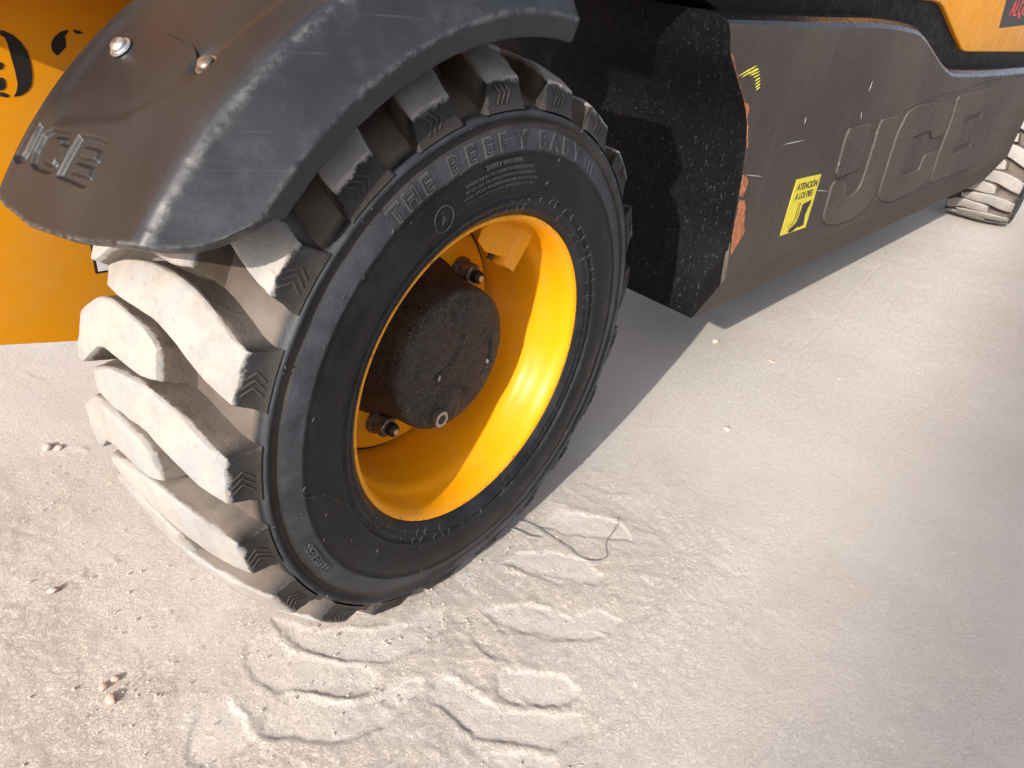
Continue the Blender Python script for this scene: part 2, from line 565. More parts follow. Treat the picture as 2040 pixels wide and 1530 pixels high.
# measured outlines, metres
D = {
    'fB': [[141.915,-0.04],[141.375,-0.01],[141.436,0.005],[142.189,0.013],[143.102,0.012],[143.911,0.007],[144.628,0.011],[145.558,0.012],[146.338,0.005],[146.632,-0.04]],
    'fB1': [[142.713,-0.025],[142.481,-0.003],[143.445,0.001],[143.934,-0.025]],
    'fB2': [[144.544,-0.025],[144.344,-0.001],[145.235,0.003],[145.679,-0.026]],
    'fC': [[142.611,-0.084],[142.124,-0.059],[142.375,-0.049],[143.418,-0.046],[143.579,-0.058],[142.931,-0.059],[143.198,-0.074],[143.839,-0.081],[145.653,-0.08],[146.089,-0.072],[145.872,-0.055],[145.225,-0.054],[145.186,-0.045],[146.3,-0.048],[146.807,-0.055],[147.103,-0.079],[146.818,-0.088],[145.585,-0.092],[143.527,-0.093]],
    'fJ': [[142.606,-0.107],[142.538,-0.099],[146.72,-0.097],[147.325,-0.107],[147.362,-0.119],[146.752,-0.118],[146.637,-0.108],[145.982,-0.106]],
    'fbolt': [[131.551,-0.073],[129.953,0.043]],
    'fdish': [[142.6,-0.077],[138.466,-0.116],[131.818,-0.114],[125.353,-0.117],[120.462,0.046],[127.781,0.049],[132.233,0.049],[137.537,-0.001]],
    'fcrack': [[128.183,-0.032],[128.335,-0.006],[128.713,0.013],[129.504,0.028],[130.53,0.04]],
    'J': [[1.3708,0.6061],[1.5073,0.6093],[1.5308,0.4888],[1.5278,0.3971],[1.4993,0.374],[1.4528,0.3607],[1.3783,0.3554],[1.2913,0.3594],[1.2256,0.3714],[1.1947,0.39],[1.1857,0.4273],[1.1766,0.4795],[1.278,0.4722],[1.2974,0.4268],[1.3563,0.4243],[1.3863,0.4378],[1.3929,0.4621],[1.3831,0.5364]],
    'J1': [[1.1602,0.5986],[1.3146,0.6024],[1.3228,0.4942],[1.1833,0.4882]],
    'C': [[1.5684,0.6145],[1.6362,0.6267],[1.7804,0.6272],[1.9481,0.622],[1.9903,0.6069],[2.0191,0.5284],[1.8946,0.5241],[1.8539,0.5515],[1.6844,0.5439],[1.694,0.4436],[1.76,0.4294],[1.8978,0.4308],[1.8913,0.4752],[2.035,0.4779],[2.0505,0.3935],[1.998,0.3723],[1.9121,0.3618],[1.7086,0.3607],[1.6125,0.3772],[1.5716,0.4015],[1.5593,0.4762],[1.5426,0.5606]],
    'B': [[2.0211,0.6353],[2.474,0.6519],[2.5538,0.6335],[2.5992,0.595],[2.5704,0.5212],[2.6015,0.4936],[2.648,0.4465],[2.6497,0.3927],[2.5852,0.3676],[2.4803,0.3697],[2.0883,0.3682],[2.0574,0.4639],[2.0524,0.5608]],
    'B1': [[2.1993,0.5652],[2.4131,0.5732],[2.4199,0.5528],[2.1981,0.5444]],
    'B2': [[2.2229,0.4708],[2.434,0.4754],[2.4434,0.4546],[2.2167,0.4456]],
    'ridge': [[1.5116,0.6204],[1.637,0.6344],[1.8003,0.6469],[2.0185,0.6545],[2.3294,0.6748],[2.5865,0.6789],[2.8697,0.6795]],
    'chip': [[[0.5241,0.7571],[0.5334,0.7509],[0.5493,0.7252],[0.5645,0.7224],[0.565,0.7184],[0.553,0.7187],[0.5451,0.7253],[0.528,0.7484]],[[0.5548,0.7186],[0.5992,0.6893],[0.6136,0.6777],[0.6286,0.677],[0.6424,0.6651],[0.6413,0.6509],[0.6536,0.6414],[0.6782,0.5979],[0.6733,0.5984],[0.6418,0.6479],[0.6074,0.6807]],[[0.6896,0.5487],[0.7183,0.5359],[0.7182,0.5245],[0.713,0.5038],[0.6968,0.5076]],[[0.7032,0.5001],[0.7289,0.495],[0.7656,0.4256],[0.749,0.3999],[0.7321,0.3851],[0.7144,0.4411]]],
    'crayon': [[[0.5706,0.7222],[0.6262,0.7373]],[[0.581,0.7199],[0.632,0.7332]],[[0.6032,0.7237],[0.6361,0.7318]],[[0.6109,0.7215],[0.642,0.7277]],[[0.6254,0.7185],[0.645,0.723]],[[0.634,0.7128],[0.6502,0.7179]],[[0.6375,0.7073],[0.6535,0.7129]],[[0.642,0.7022],[0.6567,0.7079]],[[0.6472,0.6981],[0.6588,0.7025]]],
    'scuff': [[[1.0895,0.4699],[1.176,0.4571]],[[1.2214,0.677],[1.221,0.6988]],[[0.8302,0.5917],[0.9281,0.5923]],[[0.9064,0.6258],[0.9044,0.639]],[[1.23,0.6171],[1.22,0.6327]],[[0.697,0.5479],[0.7764,0.5358]]],
    'plate_low': [[-0.4334,0.3686],[-0.3539,0.3508]],
    'plate_sh': [[-0.3729,0.7002],[-0.3274,0.6837]],
    'plate_top': [[-0.3647,0.7451],[-0.2549,0.7497]],
    'st0': [[-0.3698,0.717],[-0.3653,0.7162],[-0.3582,0.7124],[-0.3516,0.7052],[-0.3475,0.6962],[-0.3463,0.6845],[-0.347,0.6727],[-0.3496,0.6625],[-0.3543,0.6567],[-0.3615,0.6526],[-0.3686,0.6516],[-0.3647,0.6579],[-0.3627,0.6646],[-0.3629,0.6772],[-0.3643,0.6913],[-0.3656,0.7059],[-0.3671,0.7106],[-0.3707,0.7122]],
    'st0b': [[-0.3807,0.6571],[-0.3762,0.6557],[-0.3723,0.653],[-0.3747,0.651],[-0.3816,0.6525]],
    'st0c': [[-0.3805,0.6709],[-0.3758,0.6712],[-0.3737,0.6674],[-0.3744,0.6615],[-0.3781,0.6587],[-0.3828,0.6584]],
    'st0d': [[-0.3777,0.6864],[-0.3739,0.686],[-0.3724,0.6835],[-0.3742,0.6799],[-0.3791,0.6787]],
    'std': [[-0.305,0.7186],[-0.3121,0.7164],[-0.3188,0.7113],[-0.323,0.7054],[-0.3236,0.6996],[-0.3221,0.6954],[-0.3184,0.6924],[-0.3084,0.7013],[-0.3078,0.7081],[-0.3081,0.7123],[-0.3034,0.7173]],
    'std2': [[-0.2998,0.7187],[-0.2921,0.718],[-0.2882,0.7151],[-0.2961,0.7145]],
    'lic': [[-0.3172,0.4673],[-0.3142,0.4367],[-0.2836,0.4337],[-0.2798,0.4637]],
    'nuts': [[0.135,33.843],[0.135,-105.884]],
    'wire': [[0.1457,-0.0802],[0.1617,-0.0933],[0.1739,-0.11],[0.1795,-0.1278],[0.182,-0.1525],[0.1827,-0.1848],[0.1845,-0.2111],[0.1831,-0.2312],[0.1881,-0.2459],[0.197,-0.2555],[0.2128,-0.2622],[0.2244,-0.2629],[0.2448,-0.246],[0.2645,-0.237],[0.2839,-0.2335],[0.2932,-0.228],[0.293,-0.2228]],
    'wire2': [[0.1289,-0.0822],[0.1432,-0.1011],[0.1534,-0.1192],[0.1564,-0.1346],[0.1595,-0.1498],[0.1671,-0.1608]],
    'wire3': [[0.277,-92.6974],[0.2672,-90.7439],[0.252,-89.3077],[0.2287,-87.9417]],
    'scarp': [[1.0,[[-0.253,-0.0119],[-0.2548,-0.0318],[-0.2535,-0.0631],[-0.2551,-0.0886],[-0.2405,-0.1171],[-0.225,-0.1396],[-0.2133,-0.15],[-0.2057,-0.1698]]],[0.8,[[-0.3176,-0.1289],[-0.3035,-0.1337],[-0.2843,-0.1572],[-0.263,-0.1904],[-0.2484,-0.2037],[-0.2092,-0.215]]],[0.9,[[-0.3621,-0.0886],[-0.3563,-0.1017],[-0.3582,-0.123],[-0.3622,-0.1601],[-0.3527,-0.1831],[-0.3384,-0.1945],[-0.3303,-0.211],[-0.3116,-0.2283]]],[0.5,[[-0.1891,-0.0917],[-0.1543,-0.127],[-0.1333,-0.1406]]],[0.55,[[-0.0165,-0.2003],[-0.0172,-0.2374],[-0.0076,-0.2679],[0.0174,-0.2996],[0.0345,-0.3266],[0.0602,-0.3542]]],[0.9,[[-0.1343,-0.2403],[-0.1248,-0.2575],[-0.1164,-0.2906],[-0.1176,-0.3246],[-0.1137,-0.3422],[-0.0888,-0.3549],[-0.0812,-0.3759],[-0.0375,-0.4179]]],[0.5,[[-0.0655,-0.1878],[-0.074,-0.2448],[-0.0704,-0.2798],[-0.0407,-0.3197],[-0.0124,-0.3606]]],[0.45,[[0.0354,-0.2005],[0.0381,-0.2268],[0.0574,-0.2461],[0.0644,-0.2757],[0.0789,-0.3064]]],[0.5,[[-0.1756,-0.2658],[-0.1767,-0.3004],[-0.1754,-0.3452],[-0.1629,-0.3641],[-0.1358,-0.3929],[-0.116,-0.4313]]],[0.6,[[-0.2292,-0.3207],[-0.2178,-0.3366],[-0.2162,-0.3556]]],[0.4,[[-0.2207,-0.2367],[-0.2227,-0.2506]]],[0.35,[[-0.0914,-0.2961],[-0.1057,-0.3169]]],[0.3,[[-0.195,-0.1773],[-0.1317,-0.1935],[-0.1264,-0.212]]],[0.3,[[-0.2775,-0.249],[-0.2407,-0.2645]]],[0.3,[[-0.0542,-0.1676],[-0.0664,-0.1845],[-0.09,-0.193],[-0.1051,-0.2172]]],[0.3,[[-0.161,-0.242],[-0.1723,-0.2526]]],[0.35,[[-0.306,-0.2441],[-0.3081,-0.2526],[-0.318,-0.264]]],[0.5,[[0.0871,-0.1355],[0.0885,-0.1605],[0.0935,-0.1966],[0.1161,-0.2272],[0.1265,-0.2473],[0.1397,-0.267],[0.1672,-0.2976]]],[0.25,[[0.2217,-0.112],[0.2151,-0.1471],[0.2219,-0.166],[0.2369,-0.1914],[0.2571,-0.2276]]],[0.3,[[0.262,-0.0846],[0.2682,-0.1147],[0.2821,-0.1471],[0.2972,-0.1804],[0.3223,-0.1973]]],[0.25,[[0.3504,-0.1219],[0.3619,-0.1574],[0.377,-0.1806],[0.4018,-0.1949]]],[0.2,[[0.0231,-0.1226],[0.0329,-0.1394],[0.0386,-0.1555]]],[0.3,[[0.1947,-0.2854],[0.2006,-0.3049],[0.2095,-0.3182]]],[0.22,[[0.513,-0.0197],[0.5302,-0.0508],[0.5493,-0.0879],[0.595,-0.1319]]],[0.25,[[0.4534,-0.0366],[0.4716,-0.0807],[0.4874,-0.1183],[0.4712,-0.1509],[0.4766,-0.1753]]],[0.25,[[0.3878,-0.0552],[0.4039,-0.082],[0.4113,-0.1079],[0.4274,-0.1366]]],[0.3,[[0.3504,-0.1182],[0.364,-0.159],[0.3791,-0.1823],[0.4321,-0.2136]]],[0.2,[[0.6004,-0.0529],[0.6298,-0.0845],[0.6937,-0.1278]]],[0.25,[[0.3328,-0.2639],[0.3353,-0.2892],[0.3326,-0.3193],[0.3219,-0.3418]]],[0.35,[[-0.264,0.8616],[-0.2607,0.8206],[-0.2407,0.778]]],[0.6,[[-0.284,0.5282],[-0.2777,0.5195],[-0.2756,0.5029]]],[0.45,[[-0.2599,0.5461],[-0.2541,0.5359],[-0.2515,0.5261]]],[0.35,[[-0.3085,0.532],[-0.2998,0.5015]]],[0.3,[[-0.4125,0.2904],[-0.408,0.2768],[-0.4026,0.2658]]],[0.4,[[-0.3595,0.2328],[-0.3582,0.2204],[-0.3493,0.2096]]],[0.5,[[-0.4025,0.2339],[-0.406,0.2213],[-0.4146,0.2103]]],[0.3,[[-0.4601,0.2643],[-0.4564,0.237]]],[0.3,[[-0.4029,0.059],[-0.3897,0.0768]]],[0.3,[[-0.3988,0.0528],[-0.3852,0.0729]]],[0.3,[[-0.3891,0.0468],[-0.3777,0.0635]]],[0.3,[[-0.3816,0.0441],[-0.3714,0.058]]],[0.3,[[-0.4055,0.0535],[-0.4143,0.0318]]],[0.3,[[-0.4264,0.0565],[-0.4324,0.0417]]],[0.3,[[-0.3777,0.08],[-0.3715,0.0913]]],[0.3,[[-0.3634,0.0675],[-0.3584,0.0742]]],[0.3,[[-0.4915,0.1386],[-0.4762,0.1487]]],[0.3,[[-0.5181,0.138],[-0.5072,0.1435]]],[0.3,[[-0.4432,-0.0565],[-0.4468,-0.0728]]],[0.3,[[-0.4271,-0.0623],[-0.4329,-0.0812]]],[0.3,[[-0.5263,0.1655],[-0.5189,0.1513]]],[0.4,[[-0.5065,0.2325],[-0.501,0.2235],[-0.4894,0.2135]]]],
    'pebble': [[1.1543,0.0442],[0.7686,-0.1965],[1.1815,-0.1105],[-0.3239,0.5564],[-0.3101,0.5458],[-0.446,0.2158],[-0.465,-0.0061],[-0.4637,0.0173],[-0.4489,0.019]],
    'crack': [[1.1447,-0.1588],[1.358,-0.1212],[1.5609,-0.105],[1.9264,-0.0536],[2.5832,0.026]],
    'sticker': [[0.9567,0.5091],[1.0905,0.5073],[1.1002,0.3819],[0.9595,0.3854]],
    'prints': [[[-0.2525,-0.0082],[-0.2577,-0.0903],[-0.2056,-0.1667],[-0.1737,-0.1898],[-0.1285,-0.1993],[-0.0841,-0.1946],[-0.0544,-0.1712],[-0.0752,-0.1563],[-0.116,-0.1485],[-0.1586,-0.1292],[-0.1865,-0.0928],[-0.2146,-0.08]],[[-0.3218,-0.0628],[-0.3204,-0.0953],[-0.3157,-0.1272],[-0.2885,-0.1518],[-0.2619,-0.1933],[-0.2228,-0.2038],[-0.2036,-0.1952],[-0.2068,-0.1683],[-0.2588,-0.092],[-0.2619,-0.0442],[-0.298,-0.0294]],[[-0.3393,-0.1422],[-0.3602,-0.1646],[-0.349,-0.1839],[-0.3263,-0.2115],[-0.3122,-0.2313],[-0.2783,-0.2492],[-0.2389,-0.2625],[-0.1878,-0.2557],[-0.1617,-0.2435],[-0.1662,-0.2314],[-0.1991,-0.22],[-0.2459,-0.2079],[-0.2641,-0.1962],[-0.2906,-0.1549],[-0.3089,-0.1334]],[[-0.0174,-0.2065],[-0.021,-0.25],[-0.0094,-0.2783],[0.018,-0.3115],[0.0546,-0.3468],[0.0842,-0.3609],[0.0826,-0.316],[0.0655,-0.2721],[0.0443,-0.2407],[0.0167,-0.2201]],[[-0.0879,-0.2938],[-0.0683,-0.3033],[-0.0356,-0.3381],[-0.011,-0.3711],[-0.0151,-0.3916],[-0.0437,-0.397],[-0.0775,-0.3738],[-0.1048,-0.3413],[-0.1083,-0.3177]],[[-0.1784,-0.2643],[-0.1746,-0.2975],[-0.1714,-0.3433],[-0.1559,-0.367],[-0.1381,-0.3926],[-0.1089,-0.4289],[-0.0617,-0.4398],[-0.0408,-0.4198],[-0.0784,-0.383],[-0.112,-0.3522],[-0.1217,-0.3259],[-0.1244,-0.2875],[-0.1328,-0.2535],[-0.1505,-0.2482]],[[-0.1725,-0.3743],[-0.1443,-0.3982],[-0.1167,-0.4352],[-0.1296,-0.4497],[-0.1912,-0.392]],[[-0.3596,-0.0972],[-0.364,-0.1383],[-0.3637,-0.1703],[-0.3865,-0.1754],[-0.4203,-0.1692],[-0.4411,-0.1415],[-0.4155,-0.1047],[-0.3816,-0.0893]],[[0.0789,-0.2999],[0.1217,-0.3242],[0.1265,-0.367],[0.0899,-0.3659],[0.0769,-0.3298]],[[0.0826,-0.1592],[0.0925,-0.2036],[0.1234,-0.2547],[0.164,-0.2929],[0.1882,-0.2851],[0.1905,-0.2428],[0.1641,-0.1903],[0.1194,-0.1529]],[[0.1985,-0.1394],[0.219,-0.1889],[0.2611,-0.2319],[0.2967,-0.2695],[0.3154,-0.2356],[0.2952,-0.185],[0.2533,-0.1335]]],
}

# ------------------------------------------------------------------ the setting: ground
def axis(lo, d0, a, b, d1, hi, far):
    """coordinates: fine step d0 between a and b, step d1 out to lo and hi, then growing to far"""
    mid = np.arange(a, b, d0)
    left = np.arange(lo, a, d1)
    right = np.arange(b, hi, d1)
    gr = [0.03]
    while sum(gr) < far:
        gr.append(gr[-1] * 1.25)
    gr = np.cumsum(gr)
    return np.r_[(lo - gr)[::-1], left, mid, right, hi + gr]


def build_ground():
    X = axis(-0.95, 0.0032, -0.62, 0.95, 0.007, 3.0, 70)
    Y = axis(-1.05, 0.0032, -0.62, 0.40, 0.007, 1.25, 70)
    gx, gy = np.meshgrid(X, Y, indexing='ij')
    near = sstep(-2.2, -0.9, gx) * (1 - sstep(3.2, 4.5, gx)) * sstep(-2.0, -1.0, gy) * (1 - sstep(1.4, 2.4, gy))
    # loose-dust areas (left side and the tread prints), smooth trowelled concrete to the right
    right = sstep(0.25, 0.75, gx - 0.6 * gy * 0 + 0.0)
    left_zone = 1 - sstep(-0.30, 0.10, gx + 0.35 * gy)
    prints = np.exp(-((gy + 0.27) / 0.22) ** 2) * (1 - sstep(0.45, 1.0, gx))
    patch = sstep(-0.1, 0.5, fbm(gx, gy, 4.0, 4))
    loose = np.clip(left_zone * (0.15 + 0.75 * patch) + prints * (0.15 + 0.35 * patch) + 0.12, 0, 1) * (1 - 0.6 * right)
    h = 0.0030 * fbm(gx, gy, 2.2, 3) * near
    h += 0.0011 * fbm(gx, gy, 14.0, 3) * near * (0.35 + loose)
    fine = fbm(gx, gy, 70.0, 3, 0.6)
    h += near * loose * 0.0005 * fine
    h += near * loose * 0.0012 * np.maximum(0, fbm(gx, gy, 38.0, 3) - 0.45)
    # pressed tread prints: each drawn edge is a crest that falls away on the side away from the sun
    sh = np.array([0.967, 0.254])
    for amp, pl in D['scarp']:
        P = np.asarray(pl, float)
        lo = P.min(0) - 0.10
        hi = P.max(0) + 0.10
        i0, i1 = np.searchsorted(X, [lo[0], hi[0]])
        j0, j1 = np.searchsorted(Y, [lo[1], hi[1]])
        if i1 - i0 < 3 or j1 - j0 < 3:
            continue
        sx = gx[i0:i1, j0:j1]
        sy = gy[i0:i1, j0:j1]
        wob = 0.0045
        qx = sx + wob * fbm(sx, sy, 60, 2)
        qy = sy + wob * fbm(sx + 5, sy + 3, 60, 2)
        best = np.full(sx.shape, 9.0)
        sgn = np.ones(sx.shape)
        arc = np.zeros(sx.shape)
        L = np.r_[0, np.cumsum(np.linalg.norm(np.diff(P, axis=0), axis=1))]
        for k in range(len(P) - 1):
            e = P[k + 1] - P[k]
            le = np.hypot(*e) + 1e-9
            t = np.clip(((qx - P[k, 0]) * e[0] + (qy - P[k, 1]) * e[1]) / le ** 2, 0, 1)
            dx = qx - P[k, 0] - t * e[0]
            dy = qy - P[k, 1] - t * e[1]
            dd = np.hypot(dx, dy)
            nrm = np.array([-e[1], e[0]]) / le
            if nrm @ sh < 0:
                nrm = -nrm
            m = dd < best
            best = np.where(m, dd, best)
            sgn = np.where(m, np.sign(dx * nrm[0] + dy * nrm[1]), sgn)
            arc = np.where(m, L[k] + t * le, arc)
        taper = sstep(-0.01, 0.06 * min(1, L[-1] / 0.15), arc) * (1 - sstep(L[-1] - 0.06 * min(1, L[-1] / 0.15), L[-1] + 0.01, arc))
        A = 0.0024 * amp * (0.75 + 0.5 * vnoise(arc * 40 + amp * 31, sx * 0 + 3.3))
        high = A * np.exp(-(best / 0.0065) ** 2)
        low = A * np.exp(-(best / 0.0026) ** 1.3) - 0.45 * A * np.exp(-((best - 0.010) / 0.014) ** 2) * sstep(0, 0.005, best)
        h[i0:i1, j0:j1] += np.where(sgn > 0, low, high) * taper
        loose[i0:i1, j0:j1] = np.clip(loose[i0:i1, j0:j1] + 0.4 * amp * taper * np.exp(-(best / 0.012) ** 2), 0, 1)
    # lug prints: the dust is pressed flat and a little lower inside each outline
    zone = np.exp(-((gy + 0.27) / 0.25) ** 4) * sstep(-0.55, -0.40, gx) * (1 - sstep(0.30, 0.55, gx))
    flat = np.zeros(gx.shape)
    for pl in D['prints']:
        P = np.asarray(pl, float)
        lo = P.min(0) - 0.05
        hi = P.max(0) + 0.05
        i0, i1 = np.searchsorted(X, [lo[0], hi[0]])
        j0, j1 = np.searchsorted(Y, [lo[1], hi[1]])
        sx = gx[i0:i1, j0:j1]
        sy = gy[i0:i1, j0:j1]
        sd = poly_sd(sx + 0.004 * fbm(sx, sy, 45, 3), sy + 0.004 * fbm(sx + 7, sy, 45, 3), P)
        flat[i0:i1, j0:j1] = np.maximum(flat[i0:i1, j0:j1], 1 - sstep(-0.004, 0.002, sd))
    h += near * zone * (1 - flat) * (0.0008 + 0.0006 * fbm(gx, gy, 75.0, 3, 0.6)) - 0.0010 * flat
    loose = np.clip(loose + 0.30 * zone * (1 - flat), 0, 1) * (1 - 0.8 * flat)
    # straight joint in the concrete, running towards the rear wheel
    P = np.asarray(D['crack'], float)
    best = np.full(gx.shape, 9.0)
    for a, b in zip(P[:-1], P[1:]):
        e = b - a
        t = np.clip(((gx - a[0]) * e[0] + (gy - a[1]) * e[1]) / (e @ e), 0, 1)
        best = np.minimum(best, np.hypot(gx - a[0] - t * e[0], gy - a[1] - t * e[1]))
    h -= 0.0013 * np.exp(-(best / 0.006) ** 2)
    # the ground is pressed flat under the two tyres
    for cx, cy in ((0.0, 0.0), (REAR[0], REAR[1])):
        m = np.exp(-(((gx - cx) / 0.16) ** 4 + ((gy - cy) / 0.14) ** 4))
        h = h * (1 - m) - 0.002 * m
    V = np.stack([gx, gy, h], -1)
    me = fast_mesh("ground", V, grid_faces(len(X), len(Y)))
    attr(me, "loose", loose)
    o = link("ground", me, M['ground'], smooth=180)
    o['kind'] = 'structure'
    return o


REAR = (3.66, -0.045)
ground = build_ground()

# added, unseen building behind the camera to shade the foreground on the right
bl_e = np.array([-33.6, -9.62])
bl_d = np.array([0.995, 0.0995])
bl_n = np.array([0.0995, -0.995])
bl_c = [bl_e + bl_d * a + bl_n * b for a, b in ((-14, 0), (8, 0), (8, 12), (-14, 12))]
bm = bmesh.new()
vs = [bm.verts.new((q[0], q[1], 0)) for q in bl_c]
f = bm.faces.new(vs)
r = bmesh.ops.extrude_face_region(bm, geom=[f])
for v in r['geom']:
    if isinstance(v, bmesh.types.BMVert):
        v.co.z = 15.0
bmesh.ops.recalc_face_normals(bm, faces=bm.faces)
bld = bpy.data.objects.new("added_shade_building", None)
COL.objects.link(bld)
bld['label'] = "added pale building outside the picture, behind the camera, put there to shade the foreground on the right"
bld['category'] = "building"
link("wall", bm_mesh("shade_building_wall", bm), M['render'], bld)

# ------------------------------------------------------------------ telehandler
tele = bpy.data.objects.new("telehandler", None)
COL.objects.link(tele)
tele['label'] = "yellow and black telehandler parked on dusty concrete, seen from its front wheel"
tele['category'] = "telehandler"

# ---- tyre profile (axial, radius), outer side, from tread edge down to the bead
SIDE = [(0.100, 0.3510), (0.116, 0.3460), (0.125, 0.3425), (0.1300, 0.3410), (0.1335, 0.3395), (0.1345, 0.3370), (0.1330, 0.3340),
        (0.1298, 0.3315), (0.1285, 0.3285), (0.1292, 0.3255), (0.1318, 0.3235), (0.1340, 0.3200), (0.1370, 0.3100), (0.1395, 0.2995),
        (0.1400, 0.2965), (0.1388, 0.2945), (0.1405, 0.2880), (0.1420, 0.2780), (0.1425, 0.2660), (0.1410, 0.2550), (0.1398, 0.2480),
        (0.1402, 0.2465), (0.1390, 0.2452), (0.1366, 0.2440), (0.1360, 0.2395), (0.1372, 0.2378), (0.1380, 0.2362), (0.1372, 0.2345),
        (0.1350, 0.2325), (0.1345, 0.2290), (0.1352, 0.2275), (0.1340, 0.2258), (0.1318, 0.2240), (0.1300, 0.2210), (0.1270, 0.2185), (0.118, 0.2170)]
_sr = np.array([q[1] for q in SIDE])[::-1]
_sw = np.array([q[0] for q in SIDE])[::-1]


def wside(r):
    return np.interp(r, _sr, _sw)


def rbase(w):
    w = np.abs(w)
    return np.interp(w, [0, 0.05, 0.08, 0.10, 0.116, 0.13, 0.137], [0.362, 0.3595, 0.356, 0.351, 0.346, 0.341, 0.337])


def crown(w):
    w = np.asarray(w, float)
    return 0.4005 - np.where(w > 0, 1.62, 0.50) * w ** 2


def sag(P, c, ax):
    """flatten the tyre where the ground carries it and let the side walls bulge"""
    P = P.copy()
    z = P[..., 2]
    u = np.clip((0.10 - z) / 0.14, 0, 1.05)
    P[..., 2] = np.where(z < 0.10, 0.10 - 0.14 * (u - 0.286 * u * u), z) - 0.0015 * u
    w = (P - np.asarray(c)) @ ax
    P += ax * (w * 0.10 * u * u)[..., None]
    return P


def set_dust(me, dust, chalk, film=None):
    attr(me, "dust", dust)
    attr(me, "chalk", chalk)
    attr(me, "film", np.full(len(me.vertices), 0.12) if film is None else film)


NL = 21
PITCH = 360.0 / NL
TH_OUT = 161.3                     # shoulder angle of one outer lug
LUG_U = [(-0.095, -5.2), (-0.070, -7.0), (-0.033, -8.6), (0.017, -9.2), (0.055, -8.4), (0.090, -6.3), (0.110, -4.6), (0.121, -3.9)]
LUG_L = [(-0.088, -2.9), (-0.060, -2.7), (-0.020, -2.8), (0.022, -2.6), (0.049, -1.2), (0.080, 1.0), (0.103, 2.6), (0.121, 3.6)]
SHORT_U = [(0.026, -7.2), (0.010, -8.4), (-0.020, -8.9), (-0.050, -9.2), (-0.080, -9.1), (-0.105, -7.8), (-0.127, -5.2), (-0.139, -3.8)]
SHORT_L = [(0.033, -3.4), (0.012, -2.6), (-0.020, -2.5), (-0.050, -2.4), (-0.080, -2.0), (-0.102, 0.8), (-0.124, 3.4), (-0.139, 3.8)]


